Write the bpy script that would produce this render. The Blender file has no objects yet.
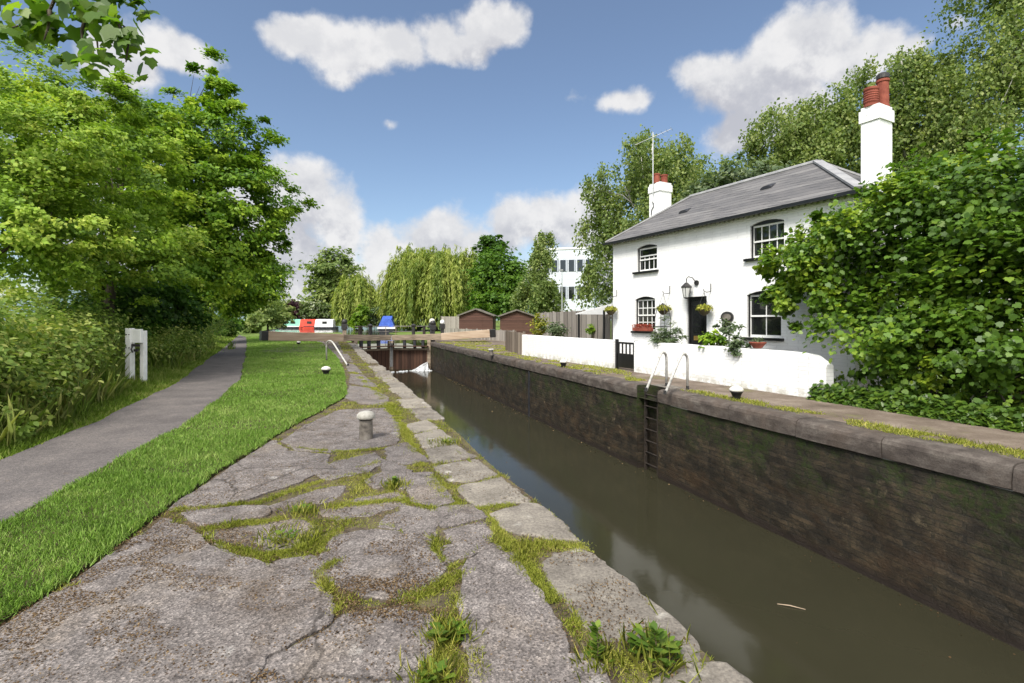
import bpy, bmesh, math, random
import numpy as np
from mathutils import Vector, Matrix
random.seed(11)
rng = np.random.default_rng(11)
R = math.radians
SC = bpy.context.scene
COL = SC.collection
EYE, F, CX, HY = 1.55, 500.0, 512.0, 320.0

# ------------------------------------------------------------------ helpers
def G(px, py, z=0.0):
    Y = F * (EYE - z) / (py - HY)
    return ((px - CX) / F * Y, Y, z)
def P(px, py, Y):
    return ((px - CX) / F * Y, Y, EYE + (HY - py) / F * Y)
A = np.array([-0.347, 0.938]); RV = np.array([0.938, 0.347])
def L(u, v, z=0.0):
    p = A * u + RV * v
    return (p[0], p[1], z)
LOCK_ROT = math.atan2(0.938, -0.347)

def tag(o, label=None, cat=None, group=None, kind=None):
    if label: o['label'] = label
    if cat: o['category'] = cat
    if group: o['group'] = group
    if kind: o['kind'] = kind
    return o
def empty(name, loc=(0, 0, 0), rz=0, label=None, cat=None, group=None):
    o = bpy.data.objects.new(name, None); COL.objects.link(o)
    o.location = loc; o.rotation_euler = (0, 0, rz); o.empty_display_size = 0.2
    return tag(o, label, cat, group)
def link(name, me, m, parent=None, loc=(0, 0, 0), rz=0):
    o = bpy.data.objects.new(name, me); COL.objects.link(o)
    if m is not None and not me.materials: me.materials.append(m)
    o.location = loc; o.rotation_euler = (0, 0, rz)
    if parent is not None: o.parent = parent
    return o

class MB:
    def __init__(s): s.v = []; s.f = []
    def add(s, vs, fs):
        n = len(s.v); s.v += [tuple(map(float, p)) for p in vs]; s.f += [tuple(i + n for i in f) for f in fs]
        return s
    def box(s, x0, x1, y0, y1, z0, z1):
        return s.add([(x0,y0,z0),(x1,y0,z0),(x1,y1,z0),(x0,y1,z0),(x0,y0,z1),(x1,y0,z1),(x1,y1,z1),(x0,y1,z1)],
                     [(3,2,1,0),(4,5,6,7),(0,1,5,4),(1,2,6,5),(2,3,7,6),(3,0,4,7)])
    def beam(s, p, q, w, h, up=(0,0,1), w2=None, h2=None):
        p = Vector(p); q = Vector(q); d = (q-p).normalized(); sd = d.cross(Vector(up)).normalized(); u = sd.cross(d)
        w2 = w if w2 is None else w2; h2 = h if h2 is None else h2
        vs = []
        for c, ww, hh in ((p, w, h), (q, w2, h2)):
            for a, b in ((-1,-1),(1,-1),(1,1),(-1,1)): vs.append(c + sd*a*ww/2 + u*b*hh/2)
        return s.add(vs, [(3,2,1,0),(4,5,6,7),(0,1,5,4),(1,2,6,5),(2,3,7,6),(3,0,4,7)])
    def tube(s, pts, r, n=8, caps=True):
        pts = [Vector(p) for p in pts]; m = len(pts)
        rr = r if isinstance(r, (list, tuple)) else [r]*m
        vs = []; ref = Vector((0.31, 0.57, 0.76))
        for i, p in enumerate(pts):
            d = (pts[min(i+1, m-1)] - pts[max(i-1, 0)]).normalized()
            if abs(d.dot(ref)) > 0.95: ref = Vector((0.9, -0.3, 0.2))
            a = d.cross(ref).normalized(); b = d.cross(a)
            for k in range(n):
                t = 2*math.pi*k/n; vs.append(p + (a*math.cos(t) + b*math.sin(t))*rr[i])
        fs = [(i*n+k, i*n+(k+1)%n, (i+1)*n+(k+1)%n, (i+1)*n+k) for i in range(m-1) for k in range(n)]
        if caps: fs += [tuple(range(n-1,-1,-1)), tuple((m-1)*n+k for k in range(n))]
        return s.add(vs, fs)
    def lathe(s, prof, n=20, c=(0,0,0)):
        vs = []
        for r, z in prof:
            for k in range(n):
                t = 2*math.pi*k/n; vs.append((c[0]+r*math.cos(t), c[1]+r*math.sin(t), c[2]+z))
        m = len(prof)
        fs = [(i*n+k, i*n+(k+1)%n, (i+1)*n+(k+1)%n, (i+1)*n+k) for i in range(m-1) for k in range(n)]
        fs += [tuple(range(n-1,-1,-1)), tuple((m-1)*n+k for k in range(n))]
        return s.add(vs, fs)
    def build(s, name, m, parent=None, loc=(0,0,0), rz=0, smooth=False, bevel=0):
        me = bpy.data.meshes.new(name); me.from_pydata(s.v, [], s.f); me.update()
        bm = bmesh.new(); bm.from_mesh(me)
        if bevel:
            es = [e for e in bm.edges if len(e.link_faces) == 2 and e.calc_face_angle(0) > 0.5]
            try: bmesh.ops.bevel(bm, geom=es, offset=bevel, segments=2, profile=0.6, affect='EDGES', clamp_overlap=True)
            except Exception: pass
        bmesh.ops.recalc_face_normals(bm, faces=bm.faces)
        bm.to_mesh(me); bm.free()
        if smooth:
            for p in me.polygons: p.use_smooth = True
        return link(name, me, m, parent, loc, rz)

def mesh_np(name, V, K, tint=None):
    """V: (N*K,3) vertices, every K of them one face"""
    V = np.asarray(V, dtype=np.float32).reshape(-1, 3); n = len(V); m = n // K
    me = bpy.data.meshes.new(name)
    me.vertices.add(n); me.vertices.foreach_set('co', V.ravel())
    me.loops.add(n); me.loops.foreach_set('vertex_index', np.arange(n, dtype=np.int32))
    me.polygons.add(m); me.polygons.foreach_set('loop_start', np.arange(0, n, K, dtype=np.int32))
    me.update(calc_edges=True)
    if tint is not None:
        at = me.attributes.new('tint', 'FLOAT', 'POINT')
        at.data.foreach_set('value', np.repeat(np.asarray(tint, dtype=np.float32), K))
    return me
def nrm(v): return v / np.maximum(np.linalg.norm(v, axis=-1, keepdims=True), 1e-9)
RHOMB = np.array([(0,0,0),(.42,.36,.07),(1,0,-.08),(.42,-.36,.07)])
NARROW = np.array([(0,0,0),(.45,.16,.03),(1,0,-.05),(.45,-.16,.03)])
OVAL = np.array([(0,0,0),(.22,.27,.05),(.6,.3,.05),(1,0,-.1),(.6,-.3,.05),(.22,-.27,.05)])
MAPLE = np.array([(0,.02,0),(-.10,.26,.02),(.06,.40,.0),(.24,.58,-.06),(.40,.42,.03),(.62,.46,-.04),(.74,.25,.02),(1.0,0,-.14),
                  (.74,-.25,.02),(.62,-.46,-.04),(.40,-.42,.03),(.24,-.58,-.06),(.06,-.40,.0),(-.10,-.26,.02),(0,-.02,0)])
BLADE = np.array([(0,-.5,0),(0,.5,0),(.55,.36,.06),(1,0,.28),(.55,-.36,.06)])
def leaves(C, N, T, S, shape):
    """place a leaf of `shape` at each C with normal N, along T, size S"""
    N = nrm(N); T = nrm(T - N*np.sum(T*N, -1, keepdims=True)); B = np.cross(N, T)
    S = np.asarray(S).reshape(-1, 1, 1)
    V = C[:, None, :] + S*(shape[None,:,0:1]*T[:,None,:] + shape[None,:,1:2]*B[:,None,:] + shape[None,:,2:3]*N[:,None,:])
    return V.reshape(-1, 3)
def rvec(n): return nrm(rng.normal(size=(n, 3)))
def inpoly(pts, poly):
    x, y = pts[:,0], pts[:,1]; ins = np.zeros(len(pts), bool); j = len(poly)-1
    for i in range(len(poly)):
        xi, yi = poly[i][0], poly[i][1]; xj, yj = poly[j][0], poly[j][1]
        c = ((yi > y) != (yj > y)) & (x < (xj-xi)*(y-yi)/((yj-yi)+1e-12)+xi)
        ins ^= c; j = i
    return ins
def vnoise(p, s, seed=0):
    """smooth 2-D value noise 0..1"""
    q = p[:, :2]/s + seed*17.31; i = np.floor(q); f = q-i; f = f*f*(3-2*f)
    def h(a, b):
        t = np.sin(a*127.1 + b*311.7 + seed*74.7)*43758.5453; return t-np.floor(t)
    a = h(i[:,0], i[:,1]); b = h(i[:,0]+1, i[:,1]); c = h(i[:,0], i[:,1]+1); d = h(i[:,0]+1, i[:,1]+1)
    return (a*(1-f[:,0])+b*f[:,0])*(1-f[:,1]) + (c*(1-f[:,0])+d*f[:,0])*f[:,1]

# ------------------------------------------------------------------ materials
class NT:
    def __init__(s, m): s.t = m.node_tree; s.n = s.t.nodes; s.l = s.t.links
    def new(s, typ, **kw):
        nd = s.n.new(typ)
        for k, v in kw.items():
            if k.startswith('i_'):
                key = k[2:]; key = int(key) if key.isdigit() else key.replace('_', ' ')
                s.put(nd.inputs[key], v)
            else: setattr(nd, k, v)
        return nd
    def put(s, sock, v):
        if isinstance(v, bpy.types.NodeSocket): s.l.new(v, sock)
        else:
            if sock.type == 'RGBA' and len(v) == 3: v = (*v, 1)
            sock.default_value = v
    def math(s, op, a, b=None, c=None, clamp=False):
        nd = s.n.new('ShaderNodeMath'); nd.operation = op; nd.use_clamp = clamp
        for i, v in enumerate((a, b, c)):
            if v is not None: s.put(nd.inputs[i], v)
        return nd.outputs[0]
    def mix(s, f, a, b, blend='MIX'):
        nd = s.n.new('ShaderNodeMix'); nd.data_type = 'RGBA'; nd.blend_type = blend
        s.put(nd.inputs['Factor'], f); s.put(nd.inputs[6], a); s.put(nd.inputs[7], b); return nd.outputs[2]
    def ramp(s, f, stops, interp='LINEAR'):
        nd = s.n.new('ShaderNodeValToRGB'); cr = nd.color_ramp; cr.interpolation = interp
        while len(cr.elements) < len(stops): cr.elements.new(0.5)
        for e, (p, c) in zip(cr.elements, stops):
            e.position = p; e.color = (*c, 1) if len(c) == 3 else c
        s.put(nd.inputs[0], f); return nd.outputs[0]
    def sstep(s, v, a, b):
        nd = s.n.new('ShaderNodeMapRange'); nd.interpolation_type = 'SMOOTHSTEP'
        s.put(nd.inputs[0], v); nd.inputs[1].default_value = a; nd.inputs[2].default_value = b; return nd.outputs[0]
    def noise(s, vec, scale, detail=5, rough=0.55, dist=0, out=0):
        nd = s.n.new('ShaderNodeTexNoise'); s.put(nd.inputs['Vector'], vec)
        nd.inputs['Scale'].default_value = scale; nd.inputs['Detail'].default_value = detail
        nd.inputs['Roughness'].default_value = rough; nd.inputs['Distortion'].default_value = dist
        return nd.outputs[out]
    def mapping(s, vec, sc=(1,1,1), loc=(0,0,0), rot=(0,0,0)):
        nd = s.n.new('ShaderNodeMapping'); s.put(nd.inputs[0], vec)
        nd.inputs['Scale'].default_value = sc; nd.inputs['Location'].default_value = loc; nd.inputs['Rotation'].default_value = rot
        return nd.outputs[0]
    def coord(s, kind='pos'):
        if kind == 'pos': return s.n.new('ShaderNodeNewGeometry').outputs['Position']
        return s.n.new('ShaderNodeTexCoord').outputs['Object']
    def bump(s, h, strength=0.4, dist=0.02, normal=None):
        nd = s.n.new('ShaderNodeBump'); nd.inputs['Strength'].default_value = strength; nd.inputs['Distance'].default_value = dist
        s.put(nd.inputs['Height'], h)
        if normal is not None: s.put(nd.inputs['Normal'], normal)
        return nd.outputs[0]
    def finish(s, color, rough=0.8, normal=None, spec=0.3, metal=0.0):
        b = s.n.new('ShaderNodeBsdfPrincipled'); s.put(b.inputs['Base Color'], color); s.put(b.inputs['Roughness'], rough)
        b.inputs['Specular IOR Level'].default_value = spec; b.inputs['Metallic'].default_value = metal
        if normal is not None: s.put(b.inputs['Normal'], normal)
        o = s.n.new('ShaderNodeOutputMaterial'); s.l.new(b.outputs[0], o.inputs[0]); return b
def newmat(name):
    m = bpy.data.materials.new(name); m.use_nodes = True; m.node_tree.nodes.clear(); return m, NT(m)
def nmat(name, c1, c2, scale=4, rough=0.8, bump=0.3, bscale=40, coord='obj', stretch=(1,1,1), spec=0.3, metal=0, c3=None, bdist=0.01):
    m, t = newmat(name); v = t.mapping(t.coord(coord), stretch)
    f = t.noise(v, scale, 7, 0.62)
    st = [(0.32, c1), (0.68, c2)] if c3 is None else [(0.3, c1), (0.5, c2), (0.72, c3)]
    c = t.ramp(f, st); nb = None
    if bump: nb = t.bump(t.noise(v, bscale, 5, 0.6), bump, bdist)
    t.finish(c, rough, nb, spec, metal); return m
def leafmat(name, dark, mid, light, trans=0.35, rough=0.5, spec=0.35, tgain=1.5):
    m, t = newmat(name)
    at = t.new('ShaderNodeAttribute', attribute_name='tint')
    c = t.ramp(at.outputs['Fac'], [(0.05, dark), (0.5, mid), (0.95, light)])
    b = t.new('ShaderNodeBsdfPrincipled'); t.put(b.inputs['Base Color'], c); b.inputs['Roughness'].default_value = rough
    b.inputs['Specular IOR Level'].default_value = spec
    tr = t.new('ShaderNodeBsdfTranslucent'); t.put(tr.inputs[0], t.mix(1.0, c, (tgain, tgain*1.06, tgain*0.55), 'MULTIPLY'))
    mx = t.new('ShaderNodeMixShader'); mx.inputs[0].default_value = trans
    t.l.new(b.outputs[0], mx.inputs[1]); t.l.new(tr.outputs[0], mx.inputs[2])
    o = t.new('ShaderNodeOutputMaterial'); t.l.new(mx.outputs[0], o.inputs[0]); return m

M = {}
M['lawn_leaf'] = leafmat('grass_blade', (0.096,0.172,0.026), (0.184,0.320,0.052), (0.349,0.451,0.135), .3, .55, .22)
M['rough_leaf'] = leafmat('verge_blade', (0.081,0.134,0.016), (0.161,0.255,0.029), (0.363,0.376,0.121), .3, .6, .22)
M['moss_leaf'] = leafmat('moss_blade', (0.140,0.169,0.023), (0.281,0.312,0.045), (0.496,0.447,0.132), .3, .7, .15)
M['weed_leaf'] = leafmat('weed_leaf', (0.051,0.102,0.010), (0.092,0.162,0.017), (0.163,0.221,0.030), .3, .5, .3)
M['hedge_leaf'] = leafmat('hedge_leaf', (0.066,0.146,0.014), (0.169,0.291,0.023), (0.394,0.497,0.051), .3, .5, .25)
M['haw_leaf'] = leafmat('hawthorn_leaf', (0.104,0.189,0.021), (0.233,0.352,0.036), (0.493,0.545,0.106), .3, .55, .25)
M['under_leaf'] = leafmat('undergrowth_leaf', (0.079,0.136,0.020), (0.179,0.260,0.046), (0.400,0.406,0.125), .35, .55, .25)
M['vine_leaf'] = leafmat('vine_leaf', (0.056,0.116,0.013), (0.099,0.188,0.018), (0.263,0.354,0.033), .32, .42, .4)
M['ivy_leaf'] = leafmat('ivy_leaf', (0.026,0.063,0.009), (0.057,0.113,0.013), (0.124,0.189,0.022), .25, .4, .4)
M['birch_leaf'] = leafmat('birch_leaf', (0.083,0.133,0.036), (0.173,0.233,0.064), (0.321,0.355,0.129), .38, .55, .25)
M['willow_leaf'] = leafmat('willow_leaf', (0.102,0.158,0.024), (0.217,0.268,0.047), (0.360,0.392,0.103), .38, .55, .25)
M['dark_leaf'] = leafmat('dark_tree_leaf', (0.025,0.063,0.008), (0.056,0.126,0.014), (0.119,0.210,0.025), .35, .5, .25)
M['bright_leaf'] = leafmat('bright_bush_leaf', (.07,.14,.012), (.14,.24,.02), (.24,.34,.04), .4, .5, .25)
M['grey_leaf'] = leafmat('grey_leaf', (.04,.07,.03), (.09,.13,.06), (.2,.24,.13), .3, .6, .25)
M['copper_leaf'] = leafmat('copper_leaf', (.02,.008,.012), (.045,.018,.022), (.07,.03,.03), .3, .5, .25)
M['blossom_leaf'] = leafmat('blossom_leaf', (.04,.07,.015), (.10,.14,.04), (.6,.62,.5), .3, .6, .2)
M['maple_leaf'] = leafmat('maple_leaf', (.05,.11,.01), (.085,.16,.015), (.17,.25,.025), .5, .45, .3, 1.7)
M['litter'] = leafmat('leaf_litter', (0.030,0.020,0.013), (0.096,0.059,0.029), (0.222,0.160,0.088), .1, .9, .1)
M['litter_old'] = leafmat('old_litter', (0.050,0.036,0.018), (0.115,0.080,0.035), (0.216,0.160,0.079), .1, .9, .1)
M['petal_red'] = leafmat('red_petal', (0.243,0.030,0.024), (0.324,0.072,0.048), (0.378,0.150,0.090), .3, .6, .2)
M['petal_yellow'] = leafmat('basket_leaf', (.12,.14,.02), (.24,.25,.03), (.45,.42,.08), .3, .6, .2)
M['bark'] = nmat('bark', (.03,.024,.017), (.09,.075,.055), 3, .9, .7, 14, stretch=(1,1,.25))
M['birch_bark'] = nmat('birch_bark', (.16,.15,.13), (.5,.49,.45), 2.2, .8, .4, 12, stretch=(1,1,2.5))
M['stem'] = nmat('stem', (.05,.04,.02), (.1,.08,.04), 5, .8, .3, 20)
M['iron'] = nmat('black_iron', (.012,.012,.013), (.035,.032,.03), 12, .5, .3, 60, spec=.5)
M['iron_grey'] = nmat('weathered_rail', (.12,.11,.10), (.26,.24,.22), 6, .6, .3, 40)
M['iron_rust'] = nmat('rusty_iron', (.012,.011,.010), (.045,.034,.026), 6, .7, .4, 40)
M['white_paint'] = nmat('white_paint', (.68,.68,.65), (.82,.82,.80), 5, .45, .15, 60)
M['white_worn'] = nmat('worn_white_paint', (.30,.28,.24), (.60,.58,.53), 7, .6, .35, 40, c3=(.62,.61,.57))
M['black_paint'] = nmat('black_paint', (.005,.005,.0055), (.012,.012,.0125), 8, .35, .1, 40, spec=.5)
M['grey_concrete'] = nmat('bollard_concrete', (.04,.035,.029), (.15,.132,.112), 7, .9, .5, 50, c3=(.24,.22,.19))
M['rail_paint'] = nmat('rail_paint', (.22,.21,.19), (.46,.45,.42), 9, .5, .2, 50, c3=(.52,.51,.49))
M['dull_cap'] = nmat('dull_cap_paint', (.16,.15,.125), (.34,.325,.285), 9, .8, .5, 45, c3=(.5,.49,.45))
M['terracotta'] = nmat('terracotta', (.15,.035,.022), (.27,.075,.048), 6, .8, .25, 40)
M['brass'] = nmat('brass', (.45,.28,.08), (.6,.4,.14), 9, .35, .1, 50, spec=.5, metal=.8)
M['lead'] = nmat('lead', (.20,.20,.21), (.32,.32,.32), 4, .7, .3, 25)
M['tin'] = nmat('antenna_metal', (.5,.5,.5), (.65,.65,.65), 9, .35, .1, 50, metal=.7)
M['blue_canvas'] = nmat('blue_canvas', (.025,.06,.30), (.06,.13,.48), 3, .75, .5, 6)
M['teal'] = nmat('teal_boat_paint', (.20,.50,.36), (.28,.60,.45), 1.5, .4, .05, 20)
M['red'] = nmat('red_boat_paint', (.50,.05,.03), (.62,.08,.05), 1.5, .4, .05, 20)
M['hull'] = nmat('dark_hull', (.012,.014,.018), (.04,.04,.045), 3, .5, .2, 15)
M['boat_white'] = nmat('boat_white', (.7,.7,.7), (.82,.82,.82), 2, .4, .1, 20)
m, t = newmat('awning_canvas')
_d = t.new('ShaderNodeBsdfDiffuse'); _d.inputs[0].default_value = (.84,.84,.83,1); _t = t.new('ShaderNodeBsdfTranslucent'); _t.inputs[0].default_value = (.9,.9,.89,1)
_m = t.new('ShaderNodeMixShader'); _m.inputs[0].default_value = .65; t.l.new(_d.outputs[0], _m.inputs[1]); t.l.new(_t.outputs[0], _m.inputs[2])
_o = t.new('ShaderNodeOutputMaterial'); t.l.new(_m.outputs[0], _o.inputs[0]); M['awning'] = m
M['window_dark'] = nmat('boat_window', (.01,.012,.014), (.02,.022,.025), 2, .1, 0, spec=.6)
M['board_white'] = nmat('white_board', (.6,.6,.58), (.8,.8,.78), 4, .6, .3, 30)
M['soil'] = nmat('soil', (.035,.027,.018), (.10,.078,.052), 6, .95, .9, 45, 'pos', c3=(.14,.13,.045), bdist=.02)
M['ground'] = nmat('ground_grass', (.06,.10,.016), (.11,.165,.025), .7, .95, .8, 8, 'pos', c3=(.15,.19,.045), bdist=.05)
M['lawn_soil'] = nmat('lawn_soil', (.03,.024,.012), (.085,.075,.028), 2.5, .95, .8, 60, 'pos')
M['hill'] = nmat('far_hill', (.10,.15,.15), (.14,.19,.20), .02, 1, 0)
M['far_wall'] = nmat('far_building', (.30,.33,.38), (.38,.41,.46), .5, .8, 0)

def mat_slab():
    m, t = newmat('paving_slab'); v = t.coord()
    big = t.noise(v, .9, 5, .6); med = t.noise(v, 5, 8, .7); fine = t.noise(v, 70, 6, .7)
    c = t.ramp(med, [(.28, (.085,.075,.071)), (.5, (.155,.140,.133)), (.72, (.235,.216,.206))])
    c = t.mix(t.sstep(big, .52, .72), c, (.085,.066,.05))
    c = t.mix(t.math('MULTIPLY', t.sstep(t.noise(t.mapping(v, loc=(7,3,1)), 1.7, 6, .65), .52, .7), .55), c, (.21,.18,.15))
    vo = t.new('ShaderNodeTexVoronoi', feature='F1'); t.put(vo.inputs['Vector'], v); vo.inputs['Scale'].default_value = 95
    sp = t.ramp(vo.outputs['Color'], [(.0, (.34,.32,.30)), (.5, (.95,.93,.91)), (1., (2.0,1.92,1.85))])
    c = t.mix(.75, c, sp, 'MULTIPLY')
    c = t.mix(.8, c, t.ramp(fine, [(.3, (.36,.34,.32)), (.5, (1,1,1)), (.7, (1.65,1.62,1.58))]), 'MULTIPLY')
    cr = t.new('ShaderNodeTexVoronoi', feature='DISTANCE_TO_EDGE'); t.put(cr.inputs['Vector'], t.mix(.16, v, t.noise(v, 4, 6, .65, out=1))); cr.inputs['Scale'].default_value = .85
    crk = t.math('MULTIPLY', t.sstep(cr.outputs['Distance'], .010, .003), t.sstep(t.noise(t.mapping(v, loc=(1,6,2)), 1.1, 2), .46, .52))
    c = t.mix(t.math('MULTIPLY', crk, .6), c, (.022,.018,.014))
    vo2 = t.new('ShaderNodeTexVoronoi', feature='F1'); t.put(vo2.inputs['Vector'], t.mix(.1, v, t.noise(v, 10, 3, .5, out=1))); vo2.inputs['Scale'].default_value = 4.2
    lich = t.math('MULTIPLY', t.sstep(vo2.outputs['Distance'], .23, .13), t.sstep(t.noise(t.mapping(v, loc=(2,9,4)), 2.2, 3), .53, .66))
    lich = t.math('MULTIPLY', lich, t.sstep(fine, .35, .55))
    c = t.mix(t.math('MULTIPLY', lich, .6), c, (.42,.40,.37))
    hb = t.math('ADD', t.math('MULTIPLY', fine, .6), t.math('ADD', t.math('MULTIPLY', vo.outputs['Distance'], .35), t.math('MULTIPLY', med, 1.4)))
    t.finish(c, .9, t.bump(hb, .75, .016), .25); return m
def mat_stone():      # paler coping stones of the near bank
    m, t = newmat('coping_stone'); v = t.coord()
    oi = t.new('ShaderNodeObjectInfo')
    med = t.noise(v, 4, 8, .7); fine = t.noise(v, 55, 6, .7)
    c = t.ramp(med, [(.25, (.075,.066,.056)), (.48, (.155,.138,.118)), (.72, (.27,.245,.205))])
    c = t.mix(t.math('MULTIPLY', oi.outputs['Random'], .38), c, (.36,.325,.265))
    vo2 = t.new('ShaderNodeTexVoronoi', feature='F1'); t.put(vo2.inputs['Vector'], t.mix(.12, v, t.noise(v, 9, 3, .5, out=1))); vo2.inputs['Scale'].default_value = 5
    lich = t.math('MULTIPLY', t.sstep(vo2.outputs['Distance'], .30, .16), t.sstep(t.noise(v, 2.6, 3), .48, .6))
    c = t.mix(t.math('MULTIPLY', lich, .65), c, (.46,.44,.39))
    vo3 = t.new('ShaderNodeTexVoronoi', feature='F1'); t.put(vo3.inputs['Vector'], v); vo3.inputs['Scale'].default_value = 12
    c = t.mix(t.math('MULTIPLY', t.sstep(vo3.outputs['Distance'], .15, .08), t.sstep(t.noise(t.mapping(v, loc=(5,1,2)), 3, 2), .55, .62)), c, (.025,.022,.02))
    c = t.mix(.8, c, t.ramp(fine, [(.3, (.4,.38,.36)), (.5, (1,1,1)), (.7, (1.55,1.52,1.48))]), 'MULTIPLY')
    t.finish(c, .9, t.bump(t.math('ADD', fine, t.math('MULTIPLY', med, 2.0)), .65, .014), .25); return m
def mat_bullnose():
    m, t = newmat('bullnose_coping'); v = t.coord()
    med = t.noise(t.mapping(v, (1,1,1.6)), 3.5, 8, .68); fine = t.noise(v, 60, 6, .7)
    c = t.ramp(med, [(.3, (.038,.031,.027)), (.5, (.078,.065,.056)), (.7, (.145,.127,.11))])
    c = t.mix(t.math('MULTIPLY', t.sstep(t.noise(t.mapping(v, loc=(4,2,1)), 1.3, 5, .6), .5, .68), .5), c, (.095,.07,.053))
    c = t.mix(.6, c, t.ramp(fine, [(.3, (.55,.53,.5)), (.5, (1,1,1)), (.7, (1.4,1.38,1.35))]), 'MULTIPLY')
    t.finish(c, .85, t.bump(t.math('ADD', fine, t.math('MULTIPLY', med, 1.6)), .5, .012), .25); return m
def mat_lockwall():
    m, t = newmat('lock_wall'); v = t.coord()
    sep = t.new('ShaderNodeSeparateXYZ'); t.put(sep.inputs[0], v)
    cb = t.new('ShaderNodeCombineXYZ'); t.put(cb.inputs[0], sep.outputs[0]); t.put(cb.inputs[1], sep.outputs[2])
    wv = t.mix(.022, cb.outputs[0], t.noise(v, 3, 4, .6, out=1))
    br = t.new('ShaderNodeTexBrick'); t.put(br.inputs['Vector'], wv); br.inputs['Scale'].default_value = 1.0
    br.inputs['Brick Width'].default_value = .235; br.inputs['Row Height'].default_value = .078; br.inputs['Mortar Size'].default_value = .008
    t.put(br.inputs['Color1'], (.019,.016,.0115)); t.put(br.inputs['Color2'], (.034,.027,.019)); t.put(br.inputs['Mortar'], (.018,.016,.012))
    med = t.noise(t.mapping(v, (.8,1,1.3)), 3.0, 9, .72)
    c = t.mix(.9, br.outputs[0], t.ramp(med, [(.3, (.26,.24,.22)), (.5, (.95,.92,.86)), (.7, (2.6,2.35,1.9))]), 'MULTIPLY')
    z = sep.outputs[2]
    rust = t.math('MULTIPLY', t.sstep(t.noise(t.mapping(v, (.35,1,1.6), (3,1,8)), 1.6, 7, .65), .47, .66), t.sstep(z, -.7, -1.4))
    c = t.mix(t.math('MULTIPLY', rust, .6), c, (.047,.028,.014))
    pale = t.math('MULTIPLY', t.sstep(t.noise(t.mapping(v, (.7,1,1.3), (1,4,2)), 2.6, 8, .7), .60, .72), t.sstep(t.noise(v, .8, 2), .45, .6))
    c = t.mix(t.math('MULTIPLY', pale, .75), c, (.165,.13,.08))
    g = t.math('MULTIPLY', t.sstep(t.noise(t.mapping(v, (.8,1,1), (9,2,5)), 1.5, 7, .68), .42, .58), t.sstep(z, -1.35, -.55))
    g = t.math('MULTIPLY', g, t.sstep(t.noise(v, 16, 4, .7), .35, .6))
    c = t.mix(t.math('MULTIPLY', g, .92), c, (.021,.034,.005))
    c = t.mix(t.sstep(z, -1.80, -1.93), c, (.022,.016,.012))
    fine = t.noise(v, 35, 6, .7)
    c = t.mix(.6, c, t.ramp(fine, [(.3, (.5,.5,.5)), (.5, (1,1,1)), (.7, (1.5,1.5,1.5))]), 'MULTIPLY')
    h = t.math('ADD', t.math('MULTIPLY', br.outputs['Fac'], -.8), t.math('ADD', t.math('MULTIPLY', fine, .7), t.math('MULTIPLY', med, .8)))
    t.finish(c, t.ramp(z, [(0, (.62,)*3), (1, (.62,)*3)]), t.bump(h, .8, .02), .35); return m
def mat_whitebrick(name='white_painted_brick', dirt=.35):
    m, t = newmat(name); v = t.coord()
    sep = t.new('ShaderNodeSeparateXYZ'); t.put(sep.inputs[0], v)
    cb = t.new('ShaderNodeCombineXYZ'); t.put(cb.inputs[0], t.math('ADD', sep.outputs[0], sep.outputs[1])); t.put(cb.inputs[1], sep.outputs[2])
    br = t.new('ShaderNodeTexBrick'); t.put(br.inputs['Vector'], t.mix(.02, cb.outputs[0], t.noise(v, 6, 2, .5, out=1))); br.inputs['Scale'].default_value = 1.0
    br.inputs['Brick Width'].default_value = .225; br.inputs['Row Height'].default_value = .075; br.inputs['Mortar Size'].default_value = .006; br.inputs['Mortar Smooth'].default_value = .6
    n1 = t.noise(v, 2.2, 6, .6)
    c = t.ramp(n1, [(.3, (.76,.76,.75)), (.6, (.83,.83,.82))])
    c = t.mix(t.math('MULTIPLY', br.outputs['Fac'], .25+dirt*.6), c, (.46,.46,.46))
    c = t.mix(t.math('MULTIPLY', t.sstep(t.noise(t.mapping(v, (1,1,.5)), 4, 8, .7), .60, .74), dirt), c, (.45,.43,.37))
    low = t.math('MULTIPLY', t.sstep(sep.outputs[2], .28, .0), t.sstep(t.noise(v, 5, 5, .65), .38, .6))
    c = t.mix(t.math('MULTIPLY', low, .65), c, (.34,.32,.24))
    h = t.math('ADD', t.math('MULTIPLY', br.outputs['Fac'], -1), t.math('MULTIPLY', t.noise(v, 22, 5, .6), .7))
    t.finish(c, .6, t.bump(h, .55, .008), .3); return m
def mat_slate():
    m, t = newmat('roof_slate'); v = t.coord()
    sep = t.new('ShaderNodeSeparateXYZ'); t.put(sep.inputs[0], v)
    cb = t.new('ShaderNodeCombineXYZ'); t.put(cb.inputs[0], t.math('ADD', sep.outputs[0], t.math('MULTIPLY', sep.outputs[1], .35))); t.put(cb.inputs[1], t.math('MULTIPLY', sep.outputs[2], 1.6))
    br = t.new('ShaderNodeTexBrick'); t.put(br.inputs['Vector'], cb.outputs[0]); br.inputs['Scale'].default_value = 1.0
    br.inputs['Brick Width'].default_value = .26; br.inputs['Row Height'].default_value = .19; br.inputs['Mortar Size'].default_value = .008
    t.put(br.inputs['Color1'], (.105,.102,.104)); t.put(br.inputs['Color2'], (.165,.16,.158)); t.put(br.inputs['Mortar'], (.04,.04,.04))
    c = t.mix(.7, br.outputs[0], t.ramp(t.noise(v, 3, 8, .7), [(.3, (.72,.72,.74)), (.55, (1.0,.98,.96)), (.75, (1.25,1.2,1.15))]), 'MULTIPLY')
    c = t.mix(t.math('MULTIPLY', t.sstep(t.noise(v, 7, 6, .7), .6, .72), .4), c, (.22,.22,.17))
    t.finish(c, .6, t.bump(t.math('ADD', t.math('MULTIPLY', br.outputs['Fac'], -1), t.math('MULTIPLY', t.noise(v, 30, 4, .6), .5)), .6, .012), .35); return m
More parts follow.
